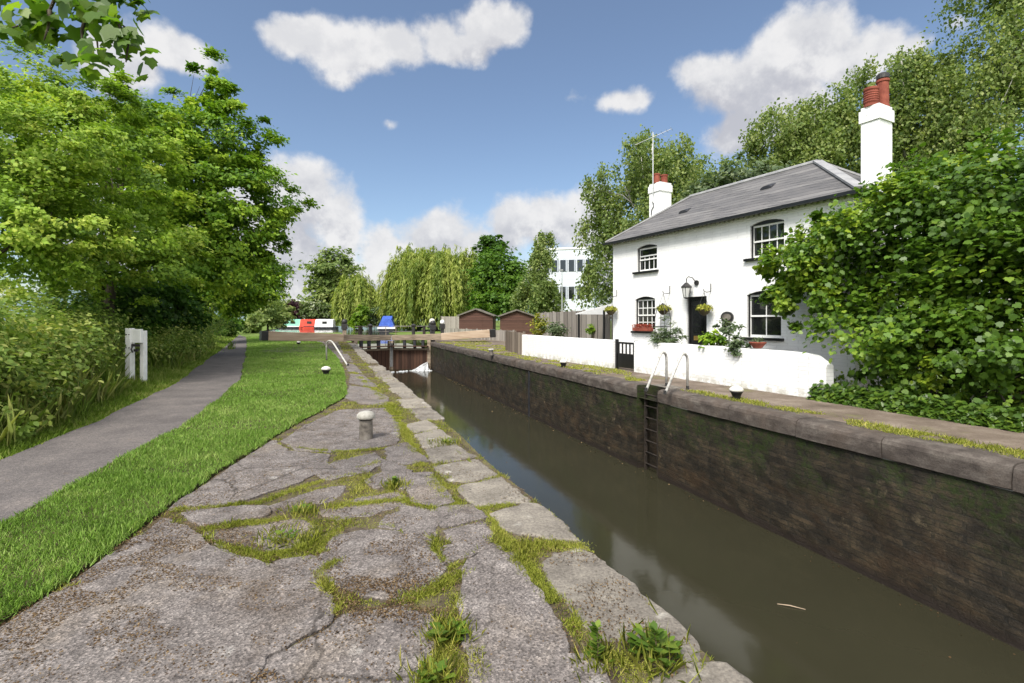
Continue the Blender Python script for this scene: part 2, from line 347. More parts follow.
def mat_path():
    m, t = newmat('towpath_asphalt'); v = t.coord('pos')
    med = t.noise(v, 1.6, 7, .65); vo = t.new('ShaderNodeTexVoronoi'); t.put(vo.inputs['Vector'], v); vo.inputs['Scale'].default_value = 70
    c = t.ramp(med, [(.3, (.086,.077,.075)), (.5, (.118,.106,.102)), (.7, (.155,.137,.128))])
    c = t.mix(.7, c, t.ramp(vo.outputs['Color'], [(0, (.5,.5,.5)), (.5, (.95,.94,.93)), (1, (1.6,1.55,1.5))]), 'MULTIPLY')
    c = t.mix(t.math('MULTIPLY', t.sstep(t.noise(v, 9, 7, .7), .6, .72), .5), c, (.13,.095,.065))
    t.finish(c, .92, t.bump(t.math('ADD', vo.outputs['Distance'], t.noise(v, 140, 4, .6)), .5, .008), .25); return m
def mat_gravel():
    m, t = newmat('far_bank_gravel'); v = t.coord('pos')
    med = t.noise(v, 1.3, 8, .68); fine = t.noise(v, 55, 5, .7)
    c = t.ramp(med, [(.3, (.085,.065,.05)), (.5, (.15,.118,.092)), (.7, (.24,.198,.16))])
    c = t.mix(.6, c, t.ramp(fine, [(.3, (.55,.53,.5)), (.5, (1,1,1)), (.7, (1.4,1.38,1.35))]), 'MULTIPLY')
    c = t.mix(t.math('MULTIPLY', t.sstep(t.noise(t.mapping(v, loc=(3,7,0)), .9, 6, .65), .53, .66), .55), c, (.13,.135,.04))
    t.finish(c, .95, t.bump(t.math('ADD', fine, med), .5, .015), .2); return m
def mat_planks(name, c1, c2, period=.14, axis='x', streak=.3, rough=.85, green=0):
    m, t = newmat(name); v = t.coord()
    sep = t.new('ShaderNodeSeparateXYZ'); t.put(sep.inputs[0], v)
    a = {'x': sep.outputs[0], 'y': sep.outputs[1], 'z': sep.outputs[2]}[axis]
    q = t.math('DIVIDE', a, period); idx = t.math('FLOOR', q); fr = t.math('FRACT', q)
    wn = t.new('ShaderNodeTexWhiteNoise', noise_dimensions='1D'); t.put(wn.inputs['W'], idx)
    sc = {'x': (9,9,.7), 'y': (9,9,.7), 'z': (.7,.7,9)}[axis]
    g = t.noise(t.mapping(v, sc), 2.2, 7, .65)
    f = t.math('ADD', t.math('MULTIPLY', wn.outputs[0], .5), t.math('MULTIPLY', g, .75))
    c = t.ramp(f, [(.3, c1), (.85, c2)])
    gap = t.math('LESS_THAN', t.math('ABSOLUTE', t.math('SUBTRACT', fr, .5)), .46)
    c = t.mix(gap, (c1[0]*.25, c1[1]*.25, c1[2]*.25), c)
    if green: c = t.mix(t.math('MULTIPLY', t.sstep(t.noise(v, 3, 6, .65), .5, .66), green), c, (.10,.12,.03))
    t.finish(c, rough, t.bump(t.math('ADD', gap, t.math('MULTIPLY', g, .5)), .5, .01), .25); return m
def mat_water(name, col, wave=.06, rough=.04):
    m, t = newmat(name); v = t.coord('pos')
    n1 = t.noise(t.mapping(v, (1,1,1)), 1.1, 3, .5); n2 = t.noise(v, 9, 3, .5)
    c = t.mix(t.noise(v, .5, 4, .6), tuple(x*.8 for x in col), tuple(x*1.2 for x in col))
    h = t.math('ADD', n1, t.math('MULTIPLY', n2, .12))
    t.finish(c, rough, t.bump(h, wave, .1), .22); return m
M['slab'] = mat_slab(); M['stone'] = mat_stone(); M['bullnose'] = mat_bullnose(); M['lockwall'] = mat_lockwall()
M['house_wall'] = mat_whitebrick('house_wall_paint', .10); M['garden_wall'] = mat_whitebrick('garden_wall_paint', .40)
M['slate'] = mat_slate(); M['path'] = mat_path(); M['gravel'] = mat_gravel()
M['gate_plank'] = mat_planks('gate_plank', (.022,.012,.009), (.085,.045,.03), .22, 'x')
M['old_beam'] = nmat('old_beam_wood', (.13,.10,.07), (.34,.27,.20), 3, .85, .5, 18, stretch=(.4,3,3))
M['new_beam'] = nmat('new_beam_wood', (.30,.215,.145), (.47,.37,.275), 2.2, .8, .35, 14, stretch=(.3,3,3))
M['fence'] = mat_planks('grey_fence_board', (.16,.14,.12), (.36,.33,.29), .14, 'x')
M['fence_brown'] = mat_planks('brown_fence_board', (.11,.085,.065), (.28,.23,.18), .13, 'x')
M['shed'] = mat_planks('shed_cladding', (.06,.032,.025), (.115,.06,.045), .12, 'z')
M['felt'] = nmat('roof_felt', (.10,.09,.075), (.18,.165,.14), 3, .9, .3, 20)
M['water'] = mat_water('lock_water', (.028,.0265,.0155), .035, .09); M['upper_water'] = mat_water('upper_water', (.05,.055,.035), .12)
m, t = newmat('window_glass'); t.finish((.012,.013,.014), .03, None, .9); M['glass'] = m
m, t = newmat('lamp_glass'); b = t.finish((.75,.75,.72), .15, None, .5); b.inputs['Alpha'].default_value = .6; M['lamp_glass'] = m
m, t = newmat('foam'); t.finish((.75,.77,.78), .6, t.bump(t.noise(t.coord(), 20, 4, .6), .6, .03), .3); M['foam'] = m

# ------------------------------------------------------------------ ground, water, paths
WL, WR = 1.70, 6.95            # lock wall faces (v)
UB, UG, UT = -14.0, 35.6, 68.0 # back end of the chamber, gate, start of the basin
WZ = -1.98
UP = -0.12
def ground():
    mb = MB(); us = [-400, UB, UG+.6, UT, 150, 2600]; vs = [-2200, -9, WL, WR+.36, 14, 2200]
    wet = {(1,2),(2,2),(3,1),(3,2),(3,3)}
    z = -0.05
    for i in range(5):
        for j in range(5):
            if (i, j) in wet: continue
            mb.add([L(us[i],vs[j],z), L(us[i],vs[j+1],z), L(us[i+1],vs[j+1],z), L(us[i+1],vs[j],z)], [(0,1,2,3)])
    # banks of the upper canal and basin
    def bank(a, b):
        mb.add([L(*a,z), L(*b,z), L(*b,-.7), L(*a,-.7)], [(0,1,2,3)])
    for a, b in (((UG+.6,WL),(UT,WL)), ((UG+.6,WR+.36),(UT,WR+.36)), ((UT,-9),(UT,WL)), ((UT,WR+.36),(UT,14)), ((UT,-9),(150,-9)), ((UT,14),(150,14)), ((150,-9),(150,14))): bank(a, b)
    tag(mb.build('ground', M['ground']), kind='structure')
    w = MB(); e = .02
    w.add([L(UG+.8,WL,UP), L(UG+.8,WR+.36,UP), L(UT,WR+.36,UP), L(UT,14+e,UP), L(150,14+e,UP), L(150,-9-e,UP), L(UT,-9-e,UP), L(UT,WL,UP)], [tuple(range(8))])
    tag(w.build('upper_canal_water', M['upper_water']), kind='structure')
    w = MB(); w.add([L(UB,WL-.4,WZ), L(UB,WR+.5,WZ), L(UG+2.2,WR+.5,WZ), L(UG+2.2,WL-.4,WZ)], [(0,1,2,3)])
    tag(w.build('lock_water', M['water']), kind='structure')
ground()

def resample(pts, step):
    pts = np.array(pts, float); d = np.r_[0, np.cumsum(np.linalg.norm(np.diff(pts[:, :2], axis=0), axis=1))]
    n = max(2, int(d[-1]/step)); tt = np.linspace(0, d[-1], n)
    return np.stack([np.interp(tt, d, pts[:, k]) for k in range(pts.shape[1])], 1)
pathL = [(-7.4,1.0,0)] + [G(*p) for p in ((-160,520),(0,457),(52,443),(77,429),(117,412),(150,396),(181,380),(205,362),(222,349),(233,340),(239,335))]
pathR = [(-4.6,.2,0)] + [G(*p) for p in ((-120,596),(0,525),(62,488),(133,451),(191,420),(222,395),(240,379),(243,366),(246,352),(247,343),(246,337))]
def smooth(pts, n=90):
    p = resample(pts, .15); d = np.linspace(0, 1, len(p)); q = np.stack([np.interp(np.linspace(0,1,n), d, p[:,k]) for k in range(3)], 1)
    for _ in range(3): q[1:-1] = .25*q[:-2]+.5*q[1:-1]+.25*q[2:]
    return q
PL, PR = smooth(pathL), smooth(pathR)
def jit(q, a, s):
    n = vnoise(q, s, 3)-.5; o = q.copy(); o[:,0] += n*a; o[:,1] += (vnoise(q, s, 5)-.5)*a; return o
PLj, PRj = jit(PL, .14, .35), jit(PR, .14, .35)
mb = MB()
for i in range(len(PL)-1):
    mb.add([PLj[i], PRj[i], PRj[i+1], PLj[i+1]], [(0,1,2,3)])
tag(mb.build('towpath', M['path']), kind='structure')

# lawn between the path and the paving
lawn_edge = [(-2.4,.9,0)] + [G(*p) for p in ((-60,660),(0,627),(44,599),(111,552),(166,511),(222,471),(275,437),(318,413),(343,399),(348,394),(346,386),(345,376),(342,366),(336,356),(330,350))]
LE = resample(lawn_edge, .12); LE[:,0] += (vnoise(LE, .22, 9)-.5)*.03; LE[:,1] += (vnoise(LE, .22, 12)-.5)*.03
LE2 = LE - np.array([.04,0,0]); LE2 = resample(LE2, .05); LE2[:,0] += (vnoise(LE2,.05,14)-.5)*.05 + (vnoise(LE2,.4,15)-.5)*.03; LE2[:,1] += (vnoise(LE2,.05,16)-.5)*.04
LAWN = np.vstack([PRj[:, :3] + np.array([.02,0,0]), np.array([G(262,336.5), G(300,337.5), G(322,343)]), LE2[::-1]])
LZ = .018
def polymesh(name, poly, z, m, skirt=.1, parent=None):
    bm = bmesh.new(); vs = [bm.verts.new((p[0], p[1], z)) for p in poly]
    es = [bm.edges.new((vs[i], vs[(i+1) % len(vs)])) for i in range(len(vs))]
    bmesh.ops.triangle_fill(bm, use_beauty=True, edges=es)
    lo = [bm.verts.new((p[0], p[1], z-skirt)) for p in poly]
    for i in range(len(vs)):
        j = (i+1) % len(vs); bm.faces.new((vs[i], lo[i], lo[j], vs[j]))
    bmesh.ops.recalc_face_normals(bm, faces=bm.faces)
    me = bpy.data.meshes.new(name); bm.to_mesh(me); bm.free(); return link(name, me, m, parent)
tag(polymesh('lawn', LAWN, LZ-.01, M['lawn_soil'], .08), kind='structure')

gp = [G(*p) for p in ((258,352),(285,346.5),(312,344.5),(330,344.5),(322,348),(305,352),(280,353.5))]
tag(polymesh('gravel_patch', resample(gp+[gp[0]], .4)[:-1], .006+LZ, M['gravel'], .05), kind='structure')
def cone_ok(p, margin=30):
    px = CX + F*p[:,0]/np.maximum(p[:,1], .05)
    return (p[:,1] > .8) & (px > -margin-120) & (px < 1024+margin+120)
def scatter(poly, dens, ymax=60, ymin=.9):
    """random ground points in poly with density dens(Y) per m2"""
    poly = np.asarray(poly)[:, :2]; out = []
    yb = [ymin]+[q for q in (2.5, 3.5, 5, 7, 10, 14, 20, 30, 45, 70) if q > ymin]
    x0, x1 = poly[:,0].min(), poly[:,0].max()
    for a, b in zip(yb[:-1], yb[1:]):
        if a >= ymax: break
        xl, xr = max(x0, -1.3*b), min(x1, 1.3*b)
        if xr <= xl: continue
        n = int((xr-xl)*(b-a)*dens((a+b)/2))
        p = np.stack([rng.uniform(xl, xr, n), rng.uniform(a, b, n)], 1)
        p = p[inpoly(p, poly)]; p = p[cone_ok(p)]; out.append(p)
    return np.vstack(out)
def blades(name, pts, z, h, w, m, label=None, wscale=None, lean=.5, tint=None):
    n = len(pts); C = np.c_[pts, np.broadcast_to(z, (n,))]
    d = np.maximum(1, np.linalg.norm(pts, axis=1)/5.0) if wscale is None else wscale
    T = np.c_[rng.normal(size=(n,2))*lean, np.ones(n)]; N = np.c_[rng.normal(size=(n,2)), rng.normal(size=n)*.2]
    hh = np.broadcast_to(np.asarray(h, float), (n,)) * rng.uniform(.55, 1.25, n)
    T = nrm(T); N = nrm(N - T*np.sum(N*T, -1, keepdims=True)); B = np.cross(N, T)
    ww = w*np.broadcast_to(d, (n,))
    V = C[:,None,:] + hh[:,None,None]*(BLADE[None,:,0:1]*T[:,None,:] + BLADE[None,:,2:3]*N[:,None,:]) + (ww[:,None,None])*BLADE[None,:,1:2]*B[:,None,:]
    tt = rng.beta(2,2,n) if tint is None else np.clip(tint + rng.normal(size=n)*.17, 0, 1)
    return mesh_np(name, V.reshape(-1,3), 5, tt)
pts = scatter(LAWN, lambda Y: 7600*(4.0/Y)**1.6 if Y > 4 else 7600)
eg = LE2[rng.integers(0, len(LE2), 9000), :2]; eg = eg[rng.random(len(eg)) < np.clip(4/np.maximum(eg[:,1],.5), 0, 1)]
pts = np.vstack([pts, eg+rng.normal(size=eg.shape)*.022])
tn = .25 + .5*vnoise(pts, .6, 2)*.6 + .35*vnoise(pts, 2.3, 4)*.6
tn += .25*(vnoise(pts, .25, 8) > .8)
hl = .035 + .035*vnoise(pts, .5, 6)
o = link('grass', blades('grass', pts, LZ-.012, hl, .0042, M['lawn_leaf'], tint=tn), M['lawn_leaf']); tag(o, 'short mown green lawn grass between asphalt path and paving', 'grass', kind='stuff')
print('lawn blades', len(pts))

# ------------------------------------------------------------------ left lock side: soil bed, slabs, coping
def dens(poly, step=.08): return resample(np.vstack([np.asarray(poly, float), np.asarray(poly[:1], float)]), step)[:-1]
FRONT = [L(u, WL-.03+.02*math.sin(u*2.1), 0) for u in np.arange(-3, UG+1.2, .5)]
BED = [(-6.0,-2.2,0),(-2.4,.9,0)] + [tuple(p) for p in LE] + [G(300,349), G(282,346), G(300,343.5), G(325,341)]
BED = BED + FRONT[::-1]
tag(polymesh('paving_bed', BED, -.007, M['soil'], .3), kind='structure')

SL = [
 [(-60,674),(0,631),(45,602),(112,556),(166,519),(190,530),(213,550),(248,561),(293,570),(326,592),(335,610),(327,625),(266,656),(250,683),(235,720),(-120,720)],
 [(264,664),(332,630),(345,615),(404,608),(430,616),(430,650),(414,683),(400,720),(245,720)],
 [(317,560),(336,536),(370,530),(408,533),(435,545),(444,567),(436,588),(404,600),(362,594),(326,578)],
 [(169,510),(222,474),(275,440),(287,451),(328,455),(326,468),(300,482),(248,498),(200,512)],
 [(284,441),(306,425),(340,410),(384,408),(400,427),(396,444),(362,449),(328,452),(297,450)],
 [(464,564),(497,547),(513,552),(525,575),(552,611),(564,640),(567,657),(604,668),(622,720),(480,720),(473,664),(466,640),(462,600)],
 [(446,530),(483,522),(491,536),(468,543),(452,540)],
 [(444,546),(491,540),(496,545),(466,556),(447,561)],
 [(410,474),(430,473),(453,502),(436,507),(413,501)],
 [(386,449),(406,443),(427,461),(404,464),(390,461)],
 [(319,512),(362,497),(399,492),(405,503),(374,513),(339,519)],
 [(267,507),(324,488),(344,486),(334,499),(299,509),(274,511)],
 [(314,473),(337,461),(374,453),(383,462),(369,471),(330,480)],
 [(207,530),(262,524),(300,518),(316,528),(300,544),(257,553),(224,546)],
 [(184,514),(240,507),(268,508),(266,516),(205,525)],
 [(276,562),(309,557),(323,574),(328,584),(299,574)],
 [(366,479),(394,470),(401,482),(377,489)],
 [(383,460),(405,468),(405,477),(392,480),(384,474)],
 [(346,398),(350,386),(372,389),(388,398),(386,405),(362,404)],
 [(404,510),(432,511),(437,523),(434,541),(408,530),(380,527),(386,516)],
 [(433,509),(470,506),(486,518),(446,527),(439,522)],
 [(350,383),(351,374),(362,375),(377,387),(372,387)],
 [(348,371),(346,363),(353,364),(362,373),(352,372)],
 [(345,361),(341,354),(347,354),(353,362)],
 [(400,468),(412,471),(408,488),(402,490)],
 [(402,505),(430,508),(428,509.6),(404,509)],
]
slabs = []
def slab_mesh(mb, poly, zt, depth=.05, rough=.015, tilt=.003, inset=.007, grow=.020):
    q = dens(poly, .035)[:, :2]; n = len(q)
    c = q.mean(0)
    tg = np.roll(q,-1,0)-np.roll(q,1,0); on = nrm(np.c_[tg[:,1],-tg[:,0]]); ar = np.sum(q[:,0]*np.roll(q[:,1],-1)-np.roll(q[:,0],-1)*q[:,1])
    q = q + on*(1 if ar > 0 else -1)*grow
    j = (vnoise(q, .09, 21)-.5)[:,None]*np.array([1.,0]) + (vnoise(q, .09, 27)-.5)[:,None]*np.array([0,1.])
    j += .9*((vnoise(q, .04, 23)-.5)[:,None]*np.array([1.,0]) + (vnoise(q, .04, 29)-.5)[:,None]*np.array([0,1.]))
    j += ((vnoise(q, .35, 31)-.5)[:,None]*np.array([1.,0]) + (vnoise(q, .35, 37)-.5)[:,None]*np.array([0,1.]))*.5
    q = q + j*rough*2
    d = nrm(q-c); a = rng.uniform(-tilt, tilt, 2)
    bm = bmesh.new()
    def zz(p): return zt + (p-c) @ a
    top = [bm.verts.new((p[0]-e[0]*inset, p[1]-e[1]*inset, zz(p))) for p, e in zip(q, d)]
    mid = [bm.verts.new((p[0], p[1], zz(p)-inset*.55)) for p in q]
    low = [bm.verts.new((p[0], p[1], zt-depth)) for p in q]
    es = [bm.edges.new((top[i], top[(i+1) % n])) for i in range(n)]
    bmesh.ops.triangle_fill(bm, use_beauty=True, edges=es)
    for i in range(n):
        k = (i+1) % n
        bm.faces.new((top[i], mid[i], mid[k], top[k])); bm.faces.new((mid[i], low[i], low[k], mid[k]))
    bmesh.ops.recalc_face_normals(bm, faces=bm.faces)
    bm.verts.index_update()
    mb.add([v.co[:] for v in bm.verts], [tuple(v.index for v in f.verts) for f in bm.faces]); bm.free()
    return q
mb = MB()
for s in SL:
    g = [G(*p) for p in s]; slabs.append(slab_mesh(mb, g, rng.uniform(-.004,.012)))
# far strip of paving up to the gate, small slabs
for u in np.arange(19.5, 38, 1.5):
    for v in (.35, -.45):
        if v < 0 and u < 24: continue
        l = rng.uniform(1.1, 1.4); w = .36
        slabs.append(slab_mesh(mb, [L(u,v-w), L(u+l,v-w), L(u+l,v+w), L(u,v+w)], rng.uniform(-.004,.01)))
pv = mb.build('lockside_paving', M['slab']); tag(pv, kind='structure')

# coping stones of the near wall: parts of the near lock wall
near = empty('lock_wall', (0,0,0), 0, 'near stone lock wall edged with worn pale coping stones beside the cracked paving', 'lock wall')
CP = [
 [(660,676),(690,667),(713,661),(725,659),(737,668),(752,685),(790,730),(640,730)],
 [(543,561),(560,552),(580,547),(599,556),(645,596),(685,633),(696,646),(697,660),(690,664),(680,655),(667,640),(606,640),(587,621),(555,586)],
 [(491,515),(530,504),(544,508),(579,542),(542,538),(507,531)],
 [(457,488),(499,478),(530,501),(497,504),(474,505)],
 [(434,466),(476,459),(498,476),(464,482),(450,480)],
 [(425,450),(455,445),(475,457),(434,463)],
 [(415,435),(439,430),(456,443),(425,448)],
 [(407,425),(427,421),(439,428.5),(415,433)],
]
for s in CP:
    mb = MB(); g = [G(*p) for p in s]; slabs.append(slab_mesh(mb, g, rng.uniform(.0,.02), .34, .018, .010, .02)); mb.build('coping_stone', M['stone'], near)
u = 7.7
while u < UG-.4:
    l = rng.uniform(.7, 1.2); w = rng.uniform(.3, .42); o = rng.uniform(-.06,.03)
    mb = MB(); slabs.append(slab_mesh(mb, [L(u+.02,WL-w), L(u+l-.02,WL-w+rng.uniform(-.04,.04)), L(u+l-.02,WL+o+.04), L(u+.02,WL+o+.04)], rng.uniform(-.01,.02), .3, .018, .010, .018, .012))
    mb.build('coping_stone', M['stone'], near); u += l
mb = MB(); n = 60
us = np.linspace(UB, UG+.7, n)
for i in range(n-1):
    mb.add([(us[i],-WL+.05,-.3),(us[i+1],-WL+.05,-.3),(us[i+1],-WL+.05,-3.2),(us[i],-WL+.05,-3.2),(us[i],-WL+.5,-.3),(us[i+1],-WL+.5,-.3)], [(0,1,2,3),(0,4,5,1)])
mb.build('brick_face', M['lockwall'], near, rz=LOCK_ROT)

def px_(p): return CX+F*p[:,0]/p[:,1]
def py_(p): return HY+F*EYE/p[:,1]
# moss and weeds in every joint: what is neither slab nor coping
bedpoly = np.array(BED)[:, :2]
def mossline(pl, w, per):
    p = resample([G(*q) for q in pl], .02)[:, :2]; out = []
    for q in p:
        d_ = max(1, q[1]/3.0); k_ = int(per*.02*w/d_**1.1); k_ += rng.random() < (per*.02*w/d_**1.1-k_)
        if k_: out.append(q+rng.normal(size=(k_,2))*w*.42)
    return np.vstack(out)
ML = [([(352,372),(372,388),(392,408),(404,430),(414,447),(425,466),(440,488),(456,505),(472,512)],.11), ([(488,512),(500,530),(512,548),(535,575),(556,605),(575,625),(600,650),(640,668)],.07),
      ([(172,511),(230,507),(262,502),(300,488),(350,472),(378,462)],.06), ([(200,530),(260,522),(310,513),(345,505),(400,500),(440,510),(470,510),(512,505)],.07), ([(512,546),(545,545),(582,547)],.09),
      ([(225,548),(262,557),(290,550),(320,545),(345,522)],.07), ([(300,448),(330,452),(375,450),(400,446)],.04), ([(404,600),(430,592),(450,580),(462,575)],.08),
      ([(440,622),(448,640),(440,660),(424,690)],.06), ([(434,548),(444,560),(447,578)],.03), ([(440,487),(470,486),(498,478)],.03), ([(413,436),(430,432),(450,446),(470,462)],.03), ([(338,560),(318,572),(330,596),(336,612)],.05)]
mlp = np.vstack([mossline(a_, w_, 60000) for a_, w_ in ML])
mlp = mlp[vnoise(mlp, .16, 121)*.6+vnoise(mlp, .5, 123)*.4 > .36]
allp = scatter(bedpoly, lambda Y: 17000 if Y < 3 else 17000*(3.0/Y)**1.7, 40, 1.2)
occ = np.zeros(len(allp), bool)
wob = np.c_[vnoise(allp,.07,101)-.5, vnoise(allp,.07,103)-.5]*.09 + np.c_[vnoise(allp,.3,105)-.5, vnoise(allp,.3,107)-.5]*.13
occ2 = np.zeros(len(allp), bool)
for s in slabs: occ |= inpoly(allp+wob, s); occ2 |= inpoly(allp, s)
gap = allp[~occ]; gz = np.where(occ2[~occ], .004, -.009)
dn = vnoise(gap, .28, 41)*.55 + vnoise(gap, .9, 43)*.45
gapm = gap[dn > .30]; dm = dn[dn > .30]; gz = gz[dn > .30]
# keep the very edge towards the lawn bare
dle = np.min(np.linalg.norm(gapm[:,None,:]-LE[None,::3,:2], axis=2), axis=1)
k = (dle > .16) & ~((px_(gapm) < 330) & (py_(gapm) > 596)); gapm, dm, gz = gapm[k], dm[k], gz[k]
gapm = np.vstack([gapm, mlp]); dm = np.r_[dm, .42+.25*vnoise(mlp, .22, 125)]; gz = np.r_[gz, np.full(len(mlp), .001)]
h = .009 + .038*np.clip((dm-.42)/.3, 0, 1)*rng.uniform(.2,1,len(dm))*(1+.8*(vnoise(gapm,.13,109) > .62))
tm = .35 + .4*vnoise(gapm, .4, 47) - .1
o = link('moss', blades('moss', gapm, gz, h, .0034, M['moss_leaf'], lean=.9, tint=tm), M['moss_leaf'])
tag(o, 'yellow green moss and fine grass growing in the joints of the paving', 'moss', kind='stuff')
print('moss', len(gapm))
# brown litter on the slabs
def flakes(name, pts, z, smin, smax, m):
    n = len(pts); C = np.c_[pts, np.full(n, z)+rng.uniform(0,.006,n)]
    N = np.c_[rng.normal(size=(n,2))*.35, np.ones(n)]
    s = rng.uniform(smin, smax, n)*np.maximum(1, pts[:,1]/6)
    return mesh_np(name, leaves(C, N, rvec(n), s, RHOMB), 4, rng.beta(2,2,n))
lp = allp
px = CX+F*lp[:,0]/lp[:,1]; py = HY+F*EYE/lp[:,1]
wgt = np.exp(-(((px-95)/120)**2+((py-600)/55)**2))*1.2 + np.exp(-(((px-165)/60)**2+((py-540)/26)**2))*1.1 + np.exp(-(((px-385)/45)**2+((py-600)/17)**2))*1.5 + np.exp(-(((px-235)/40)**2+((py-665)/22)**2))*.6 + .10
wgt *= (vnoise(lp, .16, 51) > .42)*(.4+vnoise(lp, .6, 53))
kk = rng.random(len(lp)) < wgt*2.4
o = link('leaf_litter', flakes('leaf_litter', lp[kk], .006, .005, .016, M['litter']), M['litter'])
tag(o, 'brown dry leaf litter and bark crumbs lying on the near paving slabs', 'leaf litter', kind='stuff')

def rosette(name, px, py, label, n=26, size=.06, height=.03, m='weed_leaf', stalk=0, cat='weed', group=None, spread=.05):
    x, y, _ = G(px, py); r = empty(name, (x, y, -.01), 0, label, cat, group)
    ang = rng.uniform(0, 2*math.pi, n); T = np.c_[np.cos(ang), np.sin(ang), rng.uniform(.15, .9, n)]
    N = np.c_[-np.cos(ang)*.5, -np.sin(ang)*.5, np.ones(n)]
    C = np.c_[np.cos(ang)*rng.uniform(0,spread,n), np.sin(ang)*rng.uniform(0,spread,n), rng.uniform(0, height, n)]
    me = mesh_np('leaf_rosette', leaves(C, N, T, size*rng.uniform(.6,1.2,n), OVAL), 6, rng.beta(2,2,n)); link('foliage', me, M[m], r)
    nb = 160; p = rng.normal(size=(nb,2))*spread*1.1
    tag(link('grass_blades', blades('grass_blades', p, 0, .07+height*.4, .004, None, wscale=1.0, lean=.6), M['moss_leaf'], r), kind='stuff')
    if stalk:
        mb = MB(); mb.tube([(0,0,0),(.006,.0,stalk*.5),(-.004,.01,stalk)], [.005,.004,.002], 6); mb.build('stalk', M['stem'], r)
        k = int(stalk*260); zz = rng.uniform(.02, stalk, k); a = rng.uniform(0,6.28,k)
        T = np.c_[np.cos(a), np.sin(a), np.full(k,.8)]; N = np.c_[-np.cos(a)*.7, -np.sin(a)*.7, np.ones(k)]
        link('stalk_leaf', mesh_np('stalk_leaf', leaves(np.c_[np.zeros((k,2)), zz], N, T, .045*rng.uniform(.6,1.2,k), OVAL), 6, rng.beta(2,2,k)), M[m], r)
    return r
gw = 'weeds rooted in the paving joints'
rosette('weed', 448, 636, 'broad leaved green weed in the joint left of the long centre slab', 30, .07, .05, spread=.06, group=gw)
rosette('weed', 432, 679, 'low round green weed at the bottom edge of the paving', 34, .06, .04, spread=.06, group=gw)
rosette('weed', 597, 662, 'tall single stalked weed beside the large speckled coping stone', 12, .05, .03, stalk=.17, group=gw)
rosette('weed', 655, 660, 'leafy weed clump with dry stems in the break between two near coping stones', 46, .06, .10, stalk=.15, spread=.09, group=gw)
rosette('weed', 304, 513, 'dark green weed in the mossy joint nearest the lawn edge', 22, .05, .05, spread=.07, group=gw)
rosette('weed', 280, 540, 'spreading weed on the mossy patch below the lawn side slab', 24, .05, .04, spread=.10, group=gw)
rosette('weed', 446, 443.5, 'dense tuft of grass between two coping stones on the lock edge', 24, .06, .04, spread=.11, group=gw)
rosette('weed', 394, 487, 'upright weed in the moss in front of the near bollard', 16, .05, .05, stalk=.09, group=gw)

# ------------------------------------------------------------------ right lock wall
far = empty('lock_wall', (0,0,0), LOCK_ROT, 'far dark mossy brick lock wall with rounded coping below the white cottage', 'lock wall')
NI0, NI1 = 9.34, 10.14     # ladder niche
vf = WR
mb = MB()
def wallgrid(mb, u0, u1, z0, z1, step=.25):
    nu = max(1, int((u1-u0)/step)); nz = max(1, int((z1-z0)/.2))
    U = np.linspace(u0, u1, nu+1); Z = np.linspace(z0, z1, nz+1); vs = []
    for z in Z:
        for uu in U:
            d = .035*(vnoise(np.array([[uu, z]]), .6, 61)[0]-.5) + .02*(vnoise(np.array([[uu, z]]), .2, 63)[0]-.5)
            vs.append((uu, -vf + d, z))
    fs = [(r*(nu+1)+c, r*(nu+1)+c+1, (r+1)*(nu+1)+c+1, (r+1)*(nu+1)+c) for r in range(nz) for c in range(nu)]
    mb.add(vs, fs)
wallgrid(mb, UB, NI0, -3.2, -.3); wallgrid(mb, NI1, UG+.6, -3.2, -.3)
nd = .32
mb.add([(NI0,-vf+.02,-3.2),(NI0,-vf-nd,-3.2),(NI0,-vf-nd,0),(NI0,-vf+.02,-.3),(NI0,-vf+.02,0)], [(0,1,2,4)])
mb.add([(NI1,-vf+.02,-3.2),(NI1,-vf-nd,-3.2),(NI1,-vf-nd,0),(NI1,-vf+.02,0)], [(0,1,2,3)])
mb.add([(NI0,-vf-nd,-3.2),(NI1,-vf-nd,-3.2),(NI1,-vf-nd,0),(NI0,-vf-nd,0)], [(0,1,2,3)])
mb.add([(UB,-vf-.02,-.295),(UG+.6,-vf-.02,-.295),(UG+.6,-vf-.5,-.295),(UB,-vf-.5,-.295)], [(0,1,2,3)])
mb.build('brick_face', M['lockwall'], far)
# groove seam
mb = MB(); mb.box(16.9, 17.0, -vf-.02, -vf+.03, -3, -.32); mb.build('seam', M['hull'], far)
def coping_stone(u0, u1):
    prof = [(-.42,-.30),(.02,-.30),(.045,-.285),(.052,-.2),(.048,-.09),(.03,-.04),(-.01,-.012),(-.06,-.002),(-.42,0.0)]
    nseg = max(2, int((u1-u0)/.15)); vs = []
    dz = rng.uniform(-.012,.012); dy = rng.uniform(-.015,.015)
    for i in range(nseg+1):
        uu = u0+.006+(u1-u0-.012)*i/nseg
        e = .02 if i in (0, nseg) else 0
        for (a, z) in prof:
            w = .012*(vnoise(np.array([[uu, z*3]]), .25, 71)[0]-.5)*2
            vs.append((uu, -(vf-.0)+a*(1-e*.4)+dy+(w if a > -.3 else 0) , z*(1-e)+dz+(w*.6 if z > -.29 else 0)))
    k = len(prof); fs = [(i*k+j, i*k+(j+1) % k, (i+1)*k+(j+1) % k, (i+1)*k+j) for i in range(nseg) for j in range(k)]
    fs += [tuple(range(k)), tuple(nseg*k+j for j in range(k-1,-1,-1))]
    return MB().add(vs, fs)
joints = [4.53-1.35*i for i in range(6, 0, -1)] + [4.53, 5.82, 7.22, 8.35, NI0]
for a, b in zip(joints[:-1], joints[1:]): coping_stone(a, b).build('coping_stone', M['bullnose'], far)
joints = [NI1]
while joints[-1] < UG-.6: joints.append(min(UG, joints[-1]+rng.uniform(1.1,1.5)))
